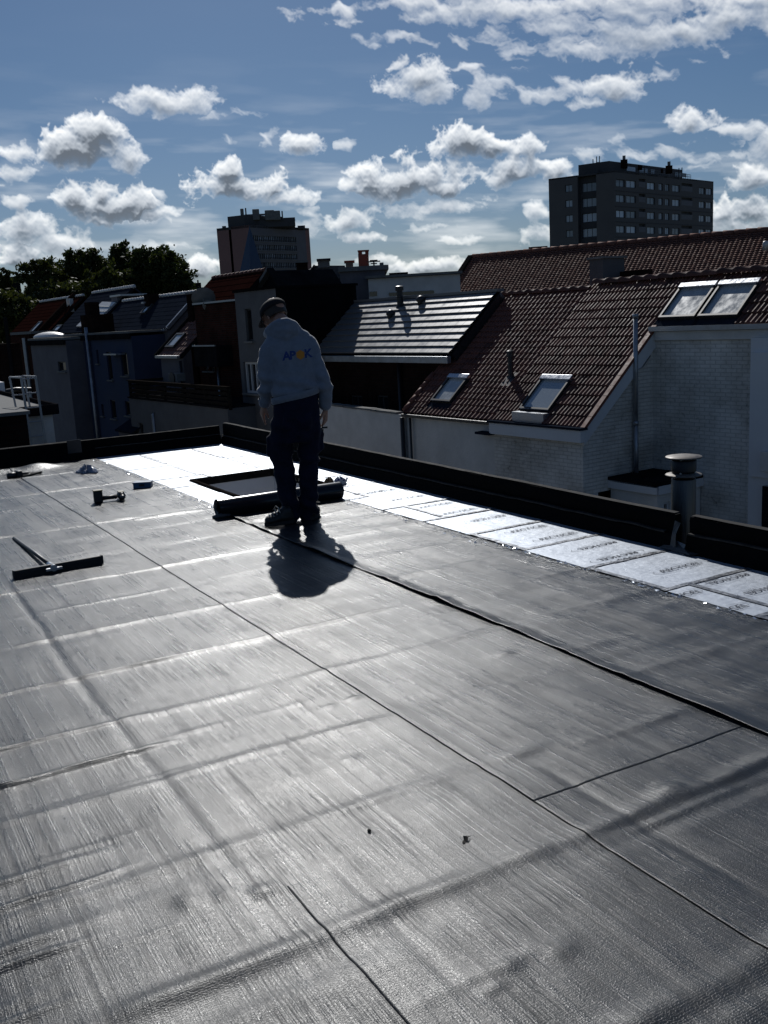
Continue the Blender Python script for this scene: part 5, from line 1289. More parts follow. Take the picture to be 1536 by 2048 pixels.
# ---- grey apartment tower on the right
def tower(name, cx, cy, ax_, ay, bx, by, r, label, mats, cat='apartment tower'):
    hz = lambda x, y: math.tan(math.radians(azel(x, y)[1]))
    k = hz(cx, cy); C = at_r(cx, cy, r); A_ = at_r(ax_, ay, r*k/hz(ax_, ay)); B_ = at_r(bx, by, r*k/hz(bx, by))
    zt = C[2]; th = thing(name, (C[0], C[1], GZ), label, cat); A_[2] = B_[2] = C[2] = 0
    return th, C, A_, B_, zt
tw, C, A_, B_, zt = tower('apartment_tower', 1229, 341, 1097, 358, 1427, 363, 200, 'grey concrete apartment tower on the right, rising behind the long tiled roof', None)
uL = (A_-C); wL = np.linalg.norm(uL); uL /= wL; uR = (B_-C); wR = np.linalg.norm(uR); uR /= wR
inL = -np.cross(ZV, uL); inL = inL if inL@(B_-A_+A_-C+uR) > 0 else -inL
inL = uR-uL*(uR@uL); inL /= np.linalg.norm(inL); inR = uL-uR*(uL@uR); inR /= np.linalg.norm(inR)
zpx = lambda zoomy: zt-(zoomy-200)/(632-280)*4*0  # floors below come from the storey height
ST = 2.84; top0 = zt-1.55
fl_z = [top0-ST*i for i in range(8)]
holesL, holesR, balR, stair = [], [], [], []
fx = lambda a, w: a*w
for zf in fl_z:
    holesL.append((fx(.285, 1)*0+wL*(1-.365), zf-1.35, wL*(1-.255), zf))
for zf in fl_z:
    for a, b in ((.012, .092), (.105, .195), (.300, .378), (.415, .455), (.480, .522), (.552, .630), (.838, .905), (.918, .985)):
        holesR.append((wR*a, zf-1.3, wR*b, zf+.05))
    for a, b in ((.222, .285), (.648, .765)): balR.append((wR*a, zf-1.0, wR*b, zf+.55))
sx0, sx1 = wL*(1-.735), wL*(1-.45)
sx0, sx1 = wL*.272, wL*.552
m = MB()
wall(m, C, uL, 0, sx0, GZ, zt, [], .3, inL); wall(m, C, uL, sx1, wL, GZ, zt, [h for h in holesL if h[0] > sx1], .25, inL)
m.build('side_wall', 'tower_grey', tw)
m = MB(); wall(m, C+inL*1.4, uL, sx0, sx1, GZ, zt+.9, [(sx0+.5, z-1.6, sx1-.3, z+.1) for z in fl_z], .3, inL)
for a in (sx0, sx1): m.poly([C+uL*a+ZV*GZ, C+uL*a+inL*1.4+ZV*GZ, C+uL*a+inL*1.4+ZV*zt, C+uL*a+ZV*zt])
m.build('stair_recess', 'tower_dark', tw)
m = MB(); wall(m, C, uR, 0, wR, GZ, zt, holesR+balR, .5, inR); m.build('front_wall', 'tower_grey', tw)
m = MB(); m.prism([C+ZV*(zt-.3), C+uL*wL+ZV*(zt-.3), C+uL*wL+uR*wR+ZV*(zt-.3), C+uR*wR+ZV*(zt-.3)], ZV*.28); m.build('flat_roof', 'tower_dark', tw)
m = MB(); m.poly([A_+ZV*GZ, A_+uR*wR+ZV*GZ, A_+uR*wR+ZV*zt, A_+ZV*zt]); m.poly([B_+ZV*GZ, B_+uL*wL+ZV*GZ, B_+uL*wL+ZV*zt, B_+ZV*zt]); m.build('rear_wall', 'tower_grey', tw)
for i, zf in enumerate(fl_z[1:]): MB().box(C+uR*wR*.5+ZV*(zf+.75)-inR*.03, (wR, .06, .14), (uR, inR, ZV)).build('floor_band', 'tower_dark', tw)
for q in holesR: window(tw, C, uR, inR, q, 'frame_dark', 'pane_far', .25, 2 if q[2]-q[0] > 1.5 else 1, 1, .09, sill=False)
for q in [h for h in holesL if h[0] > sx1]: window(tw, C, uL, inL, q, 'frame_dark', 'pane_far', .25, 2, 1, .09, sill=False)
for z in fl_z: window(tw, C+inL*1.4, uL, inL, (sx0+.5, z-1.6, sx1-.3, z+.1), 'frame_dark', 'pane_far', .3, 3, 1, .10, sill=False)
for q in balR: MB().box(C+uR*(q[0]+q[2])/2+ZV*(q[1]+.5)-inR*(-.05), (q[2]-q[0], .1, 1.0), (uR, inR, ZV)).build('balcony_front', 'tower_panel', tw); 
for q in balR: MB().box(C+uR*(q[0]+q[2])/2+ZV*(q[1]+q[3])/2+inR*.5, (q[2]-q[0]+.02, .02, q[3]-q[1]+.02), (uR, inR, ZV)).build('balcony_back', 'tower_dark', tw)
# roof storey, railing and stacks
pk = MB(); pk.prism([C+inR*2.2+uR*1.6+ZV*zt, C+uL*(wL*.60)+inL*2.2+ZV*zt, C+uL*(wL*.60)+uR*wR*.8+ZV*zt, C+inR*2.2+uR*wR*.76+ZV*zt], ZV*2.15); o = pk.build('roof_storey', 'tower_dark', tw)
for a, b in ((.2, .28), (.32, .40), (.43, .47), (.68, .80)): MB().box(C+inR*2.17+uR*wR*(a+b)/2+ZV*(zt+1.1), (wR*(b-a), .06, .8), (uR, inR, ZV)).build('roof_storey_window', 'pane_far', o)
m = MB()
for k in range(30): m.bar(C+uR*wR*(.22+.54*k/29)+inR*.3+ZV*(zt+.0), C+uR*wR*(.22+.54*k/29)+inR*.3+ZV*(zt+.9), .06)
for z in (.45, .9): m.bar(C+uR*wR*.22+inR*.3+ZV*(zt+z), C+uR*wR*.76+inR*.3+ZV*(zt+z), .07)
m.build('railing', 'tower_panel', tw)
def stack(x, y0, y1, w, m='dark_brick', pot=True):
    c, s, ax = view_box(x-w/2, y0, x+w/2, y1, 206, 2.); o = MB().box(c, s, ax).build('roof_stack', m, tw)
    if pot: c, s, ax = view_box(x-w/4.5, y0-8, x+w/4.5, y0, 206.5, .9); MB().box(c, s, ax).build('stack_pot', 'concrete', o)
stack(1248, 319, 335, 14); stack(1338, 331, 345, 14); stack(1280, 330, 338, 9, pot=False); stack(1196, 324, 332, 8, 'tower_dark', False); stack(1186, 327, 334, 9, 'tower_dark', False); stack(1324, 338, 344, 5, pot=False)
for x, y0, y1 in ((1193, 313, 328), (1199, 312, 328), (1186, 318, 330), (1181, 328, 350), (1289, 332, 340), (1358, 336, 348), (1364, 335, 348)):
    a, b = at_r(x, y0, 204), at_r(x, y1, 204); MB().tube([a, (a[0], a[1], b[2]-1)], .09, 5).build('aerial', 'black_metal', tw)

# ---- pink tower on the left
tp_, C, A_, B_, zt = tower('office_tower', 498, 450, 433, 457, 618, 456, 210, 'pink-brown tower block with a glazed front, above the roofs behind the man', None, 'tower block')
uL = (A_-C); wL = np.linalg.norm(uL); uL /= wL; uR = (B_-C); wR = np.linalg.norm(uR); uR /= wR
inL = uR-uL*(uR@uL); inL /= np.linalg.norm(inL); inR = uL-uR*(uL@uR); inR /= np.linalg.norm(inR)
m = MB(); wall(m, C, uL, 0, wL*.56, GZ, zt, [], .3, inL); wall(m, C, uL, wL*.63, wL, GZ, zt-.3, [], .3, inL); m.build('side_wall', 'tower_pink', tp_)
m = MB(); wall(m, C+inL*.8, uL, wL*.56, wL*.63, GZ, zt-.3, [], .3, inL); m.build('side_recess', 'tower_red', tp_)
rows = []; z = zt-2.05
while z > -2: rows.append(z); z -= 1.78
hs = [(wR*.04, z-1.05, wR*.76, z) for z in rows]
m = MB(); wall(m, C, uR, 0, wR*.93, GZ, zt, hs, .35, inR); m.build('front_wall', 'tower_panel', tp_)
m = MB(); m.prism([C+uR*wR*.93+ZV*GZ, C+uR*wR+ZV*GZ, C+uR*wR+inR*8+ZV*GZ, C+uR*wR*.93+inR*8+ZV*GZ], ZV*(zt-.15-GZ)); m.build('corner_pier', 'tower_pink', tp_)
m = MB(); m.prism([C+ZV*(zt-.02), C+uL*wL*.99+ZV*(zt-.02), C+uL*wL+uR*wR+ZV*(zt-.02), C+uR*wR*.99+ZV*(zt-.02)], ZV*-.5); m.poly([A_+ZV*GZ, A_+uR*wR+ZV*GZ, A_+uR*wR+ZV*zt, A_+ZV*zt]); m.poly([B_+ZV*GZ, B_+uL*wL+ZV*GZ, B_+uL*wL+ZV*zt, B_+ZV*zt]); m.build('flat_roof', 'tower_dark', tp_)
for i, (a, c, b, d) in enumerate(hs):
    m = MB()
    for k in range(25): m.box(C+uR*(a+(b-a)*k/24)+ZV*(c+d)/2+inR*.2, (.10 if k % 3 else .2, .2, d-c), (uR, inR, ZV))
    m.box(C+uR*(a+b)/2+ZV*(c+.22)+inR*.2, (b-a, .16, .10), (uR, inR, ZV)); wn = m.build('window_band', 'tower_dark', tp_)
    for k in range(8):
        a0, b0 = a+(b-a)*k/8, a+(b-a)*(k+1)/8
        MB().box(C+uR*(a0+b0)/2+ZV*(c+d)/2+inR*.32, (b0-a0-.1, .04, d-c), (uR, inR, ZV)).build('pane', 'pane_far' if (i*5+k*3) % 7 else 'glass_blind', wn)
    MB().box(C+uR*wR*.40+ZV*(c-.22)-inR*.05, (wR*.74, .1, .16), (uR, inR, ZV)).build('floor_band', 'concrete', tp_)
ph = MB(); ph.prism([C+uL*wL*.72+inL*1.+ZV*zt, C+uL*wL*.2+inL*1.+ZV*zt, C+uR*wR*.62+inR*1.+ZV*zt, C+uR*wR*.62+uL*wL*.8+ZV*zt], ZV*2.2); ph.build('roof_storey', 'tower_dark', tp_)
c, s, ax = view_box(462, 438, 482, 452, 214, 4); MB().box(c, s, ax).build('roof_box', 'tower_dark', tp_)
c, s, ax = view_box(482, 437, 590, 454, 214, 5); MB().box(c, s, ax).build('roof_plant', 'tower_dark', tp_)
for x0, x1, y0, y1 in ((480, 487, 417, 450), (504, 518, 418, 440), (529, 548, 420, 440), (546, 560, 421, 440)):
    c, s, ax = view_box(x0, y0, x1, y1, 213, 1.6); MB().box(c, s, ax).build('vent_stack', 'concrete', tp_, bevel=.15)
for x, y0 in ((491, 416), (564, 422), (589, 438)):
    a, b = at_r(x, y0, 213), at_r(x, 442, 213); MB().tube([a, (a[0], a[1], b[2])], .14, 6).build('aerial', 'black_metal', tp_)
c, s, ax = view_box(489, 428, 530, 431, 213, .8); MB().box(c, s, ax).build('duct', 'tower_panel', tp_)
c, s, ax = view_box(444, 452, 452, 457, 213, 2); MB().box(c, s, ax).build('roof_box', 'tower_dark', tp_); c, s, ax = view_box(595, 451, 610, 457, 220, 2); MB().box(c, s, ax).build('roof_box', 'tower_dark', tp_)
# blue pyramid in front of the corner
apx = at_r(499, 452, 196); bl, br_, bc = at_r(468, 600, 200), at_r(545, 600, 200), at_r(500, 610, 188); bk = at_r(505, 600, 206)
py = MB(); py.add([apx, bl, bc, br_, bk], [(0, 1, 2), (0, 2, 3), (0, 3, 4), (0, 4, 1), (1, 4, 3, 2)])
po = tag(py.build('blue_pyramid', 'blue_clad'), 'steep dark blue pyramid spire standing against the pink tower corner', 'spire')

# ================================================================ trees
def tree(x, ytop, w, r, ybase, label, leaf, seed, dense=1.):
    rg = np.random.default_rng(seed); top = at_r(x, ytop, r); cx, cy = top[0], top[1]; rad = w/2/FPX*r; zt = top[2]; zb = at_r(x, ybase, r)[2]
    tr = thing('tree', (cx, cy, GZ), label, 'tree', 'trees beyond the terrace')
    m = MB(); zc = zb+.3*(zt-zb)
    m.tube([(cx, cy, GZ), (cx+.1, cy, GZ+(zc-GZ)*.5), (cx, cy+.1, zc), (cx, cy, zt-1.5)], [.42, .34, .26, .06], 8)
    for k in range(7):
        a = k*.9+rg.uniform(0, .5); L = rad*rg.uniform(.55, .85); z0 = zb+rg.uniform(-.1, .5)*(zt-zb)
        m.tube([(cx, cy, z0), (cx+.5*L*math.cos(a), cy+.5*L*math.sin(a), z0+.4*L), (cx+L*math.cos(a), cy+L*math.sin(a), z0+.75*L)], [.16, .10, .03], 6)
    m.build('trunk', 'bark', tr, smooth=True)
    # leaf clumps gathered round many twig ends
    hh = (zt-zb)/2; c0 = np.array([cx, cy, (zt+zb)/2]); cl = []
    n = int(230*dense)
    while len(cl) < n:
        p = rg.normal(0, 1, 3); p /= np.linalg.norm(p); rr = rg.uniform(.12, 1)**.45
        p = p*rr*np.array([rad, rad, hh])
        k = 1+.16*math.sin(3*math.atan2(p[1], p[0])+seed)+.14*rg.normal()
        cl.append(c0+p*k*.9)
    vs = []; fs = []
    for c in cl:
        s = rad*rg.uniform(.13, .26); nl = int(80*dense)
        q = rg.normal(0, .5, (nl, 3))*s*np.array([1, 1, .75])+c
        for p in q:
            a = rg.normal(0, 1, 3); a /= np.linalg.norm(a); b = np.cross(a, rg.normal(0, 1, 3)); b /= np.linalg.norm(b)
            l = rg.uniform(.10, .22); wv = l*.55; i = len(vs)
            vs += [p-a*l, p+b*wv, p+a*l, p-b*wv]; fs.append((i, i+1, i+2, i+3))
    me = mesh_of('crown', vs, fs, leaf); o = link('crown', me, tr, fixn=False)
tree(160, 492, 112, 86, 640, 'tall round dark green tree, second highest, left of the twin crowns', 'leaf', 3)
tree(245, 487, 66, 90, 600, 'narrow tree with the spiky highest top, left half of the twin crowns', 'leaf', 4)
tree(312, 490, 118, 84, 630, 'broad dark tree at the right end of the row, nearest the tower', 'leaf', 5, 1.15)
tree(82, 520, 92, 82, 650, 'lower yellowish green tree left of the tall round tree', 'leaf_warm', 6)
tree(2, 533, 34, 88, 640, 'thin tree cut by the left picture edge', 'leaf', 7, .7)
tree(22, 588, 110, 76, 690, 'low bushy light green tree in front at far left', 'leaf_warm', 8)
tree(205, 540, 90, 80, 640, 'low tree filling the gap under the tall round tree', 'leaf_warm', 9)
tree(352, 545, 60, 82, 620, 'small bush-like tree at the right foot of the broad dark tree', 'leaf', 10, .7)
tree(120, 560, 110, 79, 650, 'low bushy tree above the red roof ridge', 'leaf_warm', 12)

# ================================================================ loose things on the roof
# the roll being unrolled
RY, RR_ = 7.085, .071
rl = thing('membrane_roll', (3.04, RY, 0), 'heavy black roll of membrane lying across the roof at the man\'s feet', 'membrane roll')
mb = MB(); n = 40; xs = np.linspace(2.505, 3.56, 24); vs = []
def spiral(k): return 1.0+.05*(k/n)
for i, x in enumerate(xs):
    for k in range(n):
        a = 2*math.pi*k/n-1.57; r = RR_*(1+.012*math.sin(3*a+i*.2))
        vs.append((x, RY+.012*math.sin(i*.5)*.3+r*math.cos(a), RR_+.009+r*math.sin(a)*1.0))
mb.add(vs, [(i*n+k, i*n+(k+1) % n, (i+1)*n+(k+1) % n, (i+1)*n+k) for i in range(23) for k in range(n)])
mb.build('roll_body', 'roll_skin', rl, smooth=True)
for x, s in ((2.505, 1), (3.56, -1)):                  # wound edge: a spiral band and the hollow core
    m = MB(); vs = []; N = 150
    for k in range(N+1):
        u = k/N; a = u*2*math.pi*5.5; r = .020+(RR_-.021)*u; j = .006*math.sin(k*.4)
        for dr, dx in ((0, .004+j*.4), (.0052, .0+j*.4)): vs.append((x+s*(-.004+dx*.9), RY+(r+dr)*math.cos(a), RR_+.009+(r+dr)*math.sin(a)))
    m.add(vs, [(2*k, 2*k+1, 2*k+3, 2*k+2) for k in range(N)]); m.build('wound_end', 'bitumen_edge', rl)
    m = MB(); m.lathe((0, 0, 0), [(RR_*.99, 0), (RR_*.99, .004)], 24); m.v = [(x+s*.012+p[2]*s, RY+p[0], RR_+.009+p[1]) for p in m.v]; m.build('end_disc', 'bitumen', rl)
m = MB(); m.tube([(2.44, 7.03, .028), (2.50, 7.02, .03), (2.58, 7.02, .024)], [.012, .022, .014], 8); m.build('curled_edge', 'bitumen_edge', rl, smooth=True)

# squeegee
sq = thing('squeegee', (1.13, 6.25, 0), 'long-handled black floor squeegee lying on the membrane at left', 'squeegee')
p0, p1 = at_z(30, 1163), at_z(206, 1131); ux = (p1-p0)/np.linalg.norm(p1-p0); uy = np.cross(ZV, ux); md = (p0+p1)/2; L = np.linalg.norm(p1-p0)
bz = .012
MB().box(md+ZV*(.030+bz)+uy*.012, (L, .022, .046), (ux, uy, ZV)).build('blade_holder', 'tool_black', sq, bevel=.004)
MB().box(md+ZV*(.016+bz)-uy*.004, (L*.985, .006, .034), (ux, uy, ZV)).build('rubber_blade', 'rubber', sq)
for s in (-1, 1): MB().box(md+ux*s*(L/2)+ZV*(.030+bz)+uy*.010, (.012, .034, .054), (ux, uy, ZV)).build('end_cap', 'tool_black', sq, bevel=.003)
hb = at_z(108, 1136, .045)+uy*.02; ht = at_z(29, 1077, .02)
MB().tube([hb, hb+(ht-hb)*.5+ZV*.004, ht], [.0125, .0125, .0135], 12).build('handle', 'tool_black', sq, smooth=True)
m = MB(); m.tube([hb-(ht-hb)*.02, hb+(ht-hb)*.10], [.021, .016], 12); m.prism([hb-ux*.05-uy*.03-ZV*.012, hb+ux*.05-uy*.03-ZV*.012, hb+ux*.012+(ht-hb)*.05, hb-ux*.012+(ht-hb)*.05], ZV*.014); m.build('socket', 'alu', sq)
MB().tube([ht-(ht-hb)*.0, ht+(ht-hb)*.012], [.015, .012], 12).build('end_grip', 'rubber', sq)

# cordless hammer drill lying on its side
a, b = at_z(197, 1001, .03), at_z(243, 998, .02); ux = (b-a)*np.array([1, 1, 0]); ux /= np.linalg.norm(ux); uy = np.cross(ZV, ux)
dr = thing('cordless_drill', a*np.array([1, 1, 0]), 'black cordless drill lying on its side with a boxy battery, middle of the membrane', 'drill')
B0 = a+ZV*.012
MB().box(B0+ZV*.02, (.075, .07, .10), (ux, uy, ZV)).build('battery', 'tool_black', dr, bevel=.012)
MB().box(B0+ZV*.075-ux*.0, (.08, .074, .014), (ux, uy, ZV)).build('battery_latch', 'tool_accent', dr, bevel=.004)
E1 = b+ZV*.02
MB().tube([B0+ux*.03+ZV*.005, B0+ux*.09+ZV*.004, E1-ux*.035+ZV*.006], [.021, .017, .020], 12).build('grip', 'tool_black', dr, smooth=True)
MB().tube([E1-uy*.075+ZV*.012, E1-uy*.05+ZV*.012, E1+uy*.03+ZV*.012, E1+uy*.075+ZV*.012], [.024, .034, .035, .026], 14).build('motor_housing', 'tool_black', dr, smooth=True)
MB().tube([E1-uy*.075+ZV*.012, E1-uy*.105+ZV*.012, E1-uy*.12+ZV*.012], [.021, .019, .010], 12).build('chuck', 'steel', dr, smooth=True)
MB().box(E1+ZV*.045, (.05, .09, .012), (ux, uy, ZV)).build('side_panel', 'tool_accent', dr, bevel=.004)
MB().box(E1-ux*.045-uy*.022+ZV*.008, (.016, .012, .018), (ux, uy, ZV)).build('trigger', 'rubber', dr)

# small blue box
a, b = at_z(267, 981), at_z(302, 979); ux = (b-a)/np.linalg.norm(b-a); uy = np.cross(ZV, ux); L = np.linalg.norm(b-a)
bx = thing('blue_box', (a+b)/2, 'small dark blue box on the membrane next to the foil edge', 'box')
c = (a+b)/2+uy*.05
MB().box(c+ZV*.040, (L, .10, .046), (ux, uy, ZV)).build('box_body', 'box_blue', bx, bevel=.004)
MB().box(c+ZV*.066, (L+.006, .106, .014), (ux, uy, ZV)).build('lid', 'box_blue', bx, bevel=.003)
MB().box(c+ZV*.045-uy*.052, (.05, .004, .02), (ux, uy, ZV)).build('clasp', 'tool_black', bx)

# crumpled grey bag
def crumple(name, c, r, h, m, seed, n=22):
    g = np.random.default_rng(seed); mb = MB(); vs = []; k = 9
    for i in range(k):
        u = i/(k-1)
        for j in range(n):
            a = 2*math.pi*j/n; q = 1+.30*math.sin(2*a+seed)+.22*math.sin(5*a+seed*2+u*3)+g.normal(0, .10)
            vs.append((c[0]+r[0]*q*math.cos(a)*math.cos(u*1.5), c[1]+r[1]*q*math.sin(a)*math.cos(u*1.5), c[2]+h*max(.05, math.sin(u*1.57)*(.8+.35*math.sin(3*a+seed)+g.normal(0, .12)))))
    mb.add(vs, [(i*n+j, i*n+(j+1) % n, (i+1)*n+(j+1) % n, (i+1)*n+j) for i in range(k-1) for j in range(n)]); return mb
c = at_z(174, 948); tag(crumple('bag', (c[0], c[1], .012), (.085, .13), .075, 'bag_grey', 3).build('crumpled_bag', 'bag_grey'), 'crumpled grey-blue plastic bag on the membrane near the far parapet', 'bag')
c = at_z(668, 973); tag(crumple('bag', (c[0], c[1]+.1, .004), (.05, .05), .06, 'paper_brown', 5).build('crumpled_wrapper', 'paper_brown'), 'small brown wrapper on the foil just behind the roll, right of the man', 'wrapper')
wp = crumple('bag', (c[0]+.085, c[1]+.05, .004), (.07, .05), .06, 'paper', 6).build('crumpled_wrapper', 'paper'); tag(wp, 'crumpled white and blue wrapper on the foil behind the right end of the roll', 'wrapper')
m = MB()
for k in range(5): m.box((c[0]+.03+k*.026, c[1]-.0+.01*(k % 2), .045+.01*(k % 3)), (.014, .008, .02))
m.build('blue_print', 'logo_blue', wp)

# hand torch with a looped strap at the far left
a = at_z(16, 960); b = at_z(36, 957); e = at_z(76, 957); ux = (b-a)/np.linalg.norm(b-a); uy = np.cross(ZV, ux)
ht_ = thing('hand_tool', a, 'dark hand tool with a looped strap on the membrane at far left', 'tool')
MB().tube([a+ZV*.04, a+ux*.10+ZV*.042, b+ZV*.044], [.030, .032, .024], 12).build('tool_body', 'tool_black', ht_, smooth=True)
MB().box(b+ux*.01+ZV*.050, (.06, .10, .07), (ux, uy, ZV)).build('tool_head', 'tool_black', ht_, bevel=.015)
MB().prism([b+ZV*.08-uy*.02, b+ux*.10+ZV*.03-uy*.02, b+ux*.0+ZV*.03-uy*.02], uy*.05).build('tool_guard', 'tool_black', ht_)
m = MB(); L = np.linalg.norm(e-b); pts = []
for k in range(25):
    q = 2*math.pi*k/24; pts.append(b+ux*(L*.55-L*.46*math.cos(q))+uy*(.07*math.sin(q))+ZV*(.030+.008*math.sin(2*q)))
m.tube(pts, .012, 8); m.build('strap_loop', 'rubber', ht_, smooth=True)
m = MB(); pts = [b+ux*(L*.1+L*.8*k/14)+uy*(.03*math.sin(k*.9))+ZV*.03 for k in range(15)]; m.tube(pts, .007, 6); m.build('cord', 'tool_black', ht_, smooth=True)

# dead leaf and a crumb on the near membrane
c = at_z(932, 1690); m = MB(); pts = [(-.028, .0), (-.020, .010), (-.004, .008), (.006, .016), (.012, .007), (.030, .010), (.018, .0), (.030, -.008), (.010, -.006), (.0, -.012), (-.012, -.006), (-.022, -.008)]
rz = .5; pts = [(x*.62, y*.62) for x, y in pts]; vs = [(c[0]+x*math.cos(rz)-y*math.sin(rz), c[1]+x*math.sin(rz)+y*math.cos(rz), .0160+.005*math.sin(x*180)+abs(y)*.3) for x, y in pts]
m.prism(vs, (0, 0, .0012)); tag(m.build('dead_leaf', 'leaf_dead'), 'ragged dark dead leaf lying on the near membrane', 'leaf')
c = at_z(739, 1673); m = MB(); m.lathe((c[0], c[1], .0145), [(.004, 0), (.006, .003), (.005, .007), (.001, .009)], 8); tag(m.build('crumb', 'leaf_dead'), 'tiny dark crumb on the near membrane left of the dead leaf', 'debris')

# ================================================================ the man
PA = R(24.2); FW = np.array([math.sin(PA), math.cos(PA), 0]); RT = np.array([math.cos(PA), -math.sin(PA), 0])
PB = np.array([2.90, 6.46, 0.])
def pp(x, y, k=0.):
    """picture point on the upright plane through the man's feet, then k metres further away"""
    d = ray(x, y); return CP+d*((PB+FW*k-CP)@FW/(d@FW))
def capsule(mb, a, b, ra, rb, n=14, sq=(1, 1), side=None):
    a = np.array(a, float); b = np.array(b, float); d = b-a; L = np.linalg.norm(d); d = d/L
    side = RT if side is None else np.array(side, float); u = side-d*(side@d); u /= np.linalg.norm(u); v = np.cross(d, u); vs = []
    prof = []
    for i in range(5): q = math.pi/2*i/4; prof.append((-ra*math.cos(q), ra*math.sin(q)))
    for i in range(5): q = math.pi/2*i/4; prof.append((L+rb*math.sin(q), rb*math.cos(q)))
    for z, r in prof:
        r = max(r, 1e-4)
        for k in range(n): q = 2*math.pi*k/n; vs.append(a+d*z+u*math.cos(q)*r*sq[0]+v*math.sin(q)*r*sq[1])
    m = len(prof); mb.add(vs, [(i*n+k, i*n+(k+1) % n, (i+1)*n+(k+1) % n, (i+1)*n+k) for i in range(m-1) for k in range(n)]+[tuple(range(n))[::-1], tuple((m-1)*n+k for k in range(n))])
def chain(mb, pts, rs, sq=(1, 1), side=None):
    for i in range(len(pts)-1): capsule(mb, pts[i], pts[i+1], rs[i], rs[i+1], sq=sq, side=side)
def loft(mb, rings, n=28, e=2.4):
    """rings: centre, half width, half depth; superellipse sections in the man's own axes"""
    vs = []
    for c, hw, hd, *tl in rings:
        tl = tl[0] if tl else 0
        for k in range(n):
            q = 2*math.pi*k/n; cq, sq_ = math.cos(q), math.sin(q)
            vs.append(np.array(c)+RT*hw*math.copysign(abs(cq)**(2/e), cq)+FW*hd*math.copysign(abs(sq_)**(2/e), sq_)+ZV*tl*hw*math.copysign(abs(cq)**(2/e), cq))
    m = len(rings); mb.add(vs, [(i*n+k, i*n+(k+1) % n, (i+1)*n+(k+1) % n, (i+1)*n+k) for i in range(m-1) for k in range(n)]+[tuple(range(n))[::-1], tuple((m-1)*n+k for k in range(n))])
def fuse(mb, vox, it=4):
    """one continuous skin from overlapping volumes"""
    me = mesh_of('f', mb.v, mb.f, None); bm = bmesh.new(); bm.from_mesh(me); bmesh.ops.recalc_face_normals(bm, faces=bm.faces); bm.to_mesh(me); bm.free()
    o = bpy.data.objects.new('f', me); COL.objects.link(o)
    r = o.modifiers.new('r', 'REMESH'); r.mode = 'VOXEL'; r.voxel_size = vox
    if it: s = o.modifiers.new('s', 'SMOOTH'); s.factor = .5; s.iterations = it
    m2 = bpy.data.meshes.new_from_object(o.evaluated_get(bpy.context.evaluated_depsgraph_get()))
    bpy.data.objects.remove(o); bpy.data.meshes.remove(me); return m2
def dress(me, m, fold=None):
    n = len(me.vertices); co = np.empty(n*3); me.vertices.foreach_get('co', co); co = co.reshape(-1, 3)
    if fold:
        no = np.empty(n*3); me.vertices.foreach_get('normal', no); no = no.reshape(-1, 3); co = co+no*fold(co)[:, None]; me.vertices.foreach_set('co', co.ravel())
    me.materials.clear(); me.materials.append(MAT[m]); me.polygons.foreach_set('use_smooth', [True]*len(me.polygons)); me.update(); return me
man = thing('person', PB, 'man in blue-grey hoodie, dark trousers and cap, seen from behind looking down', 'person')

# joints (picture positions turned into places; k is how much further away)
shL, shR = pp(537, 700, .05), pp(624, 700, .03)
elL, elR = pp(530, 758, .03), pp(650, 762, -.02)
wrL, wrR = pp(529, 808, .13), pp(651, 815, .06)
neck0, neck1 = pp(576, 668, .10), pp(561, 642, .17)
head = pp(549, 628, .24)
hipL, hipR = pp(568, 822, .02), pp(617, 820, .02)
knL, knR = pp(566, 925, .08), pp(618, 925, .07)
anL, anR = pp(579, 1020, .02), pp(621, 1022, .05)
ZB = .024
def hand(mb, w, down, palm_n, thumb_side, curl, L=.178):
    """palm, four unequal bent fingers, thumb off the side near the wrist"""
    d = down/np.linalg.norm(down); nrm = palm_n-d*(palm_n@d); nrm /= np.linalg.norm(nrm); s = np.cross(d, nrm); s = s*thumb_side
    pl = L*.52
    for k in (-1.4, -.5, .4, 1.2): capsule(mb, w+d*.012+s*k*.010, w+d*pl+s*k*.0175, .016, .0125, 8, side=s)
    for k, (off, ln) in enumerate(((.030, .40), (.010, .45), (-.011, .42), (-.030, .33))):
        p = w+d*pl+s*off; ang = curl*(.35+.12*k); dd = d
        for seg, fr in enumerate((.45, .32, .23)):
            ang2 = ang*(seg+1)*.55+.08; dn = d*math.cos(ang2)+nrm*math.sin(ang2); q = p+dn*L*ln*fr; capsule(mb, p, q, .0092-.0009*seg, .0086-.0009*seg, 8, side=s); p = q
    p = w+d*L*.16+s*.026; q = p+d*L*.17+s*.024+nrm*.014; capsule(mb, p, q, .0135, .0105, 8, side=s); q2 = q+d*L*.14+nrm*.012+s*.004; capsule(mb, q, q2, .0105, .0085, 8, side=s)
body = MB()
loft(body, [(pp(592, 815, .03), .15, .10), (pp(592, 770, .03), .145, .09), (pp(585, 715, .06), .155, .09), (pp(579, 692, .08), .13, .07), (pp(576, 672, .10), .06, .05)])
chain(body, [neck0, neck1], [.062, .058])
chain(body, [shL, elL+RT*.012, wrL], [.040, .032, .027]); chain(body, [shR, elR-RT*.014, wrR], [.040, .032, .027])
chain(body, [hipL, knL, anL], [.08, .055, .038]); chain(body, [hipR, knR, anR], [.08, .055, .038])
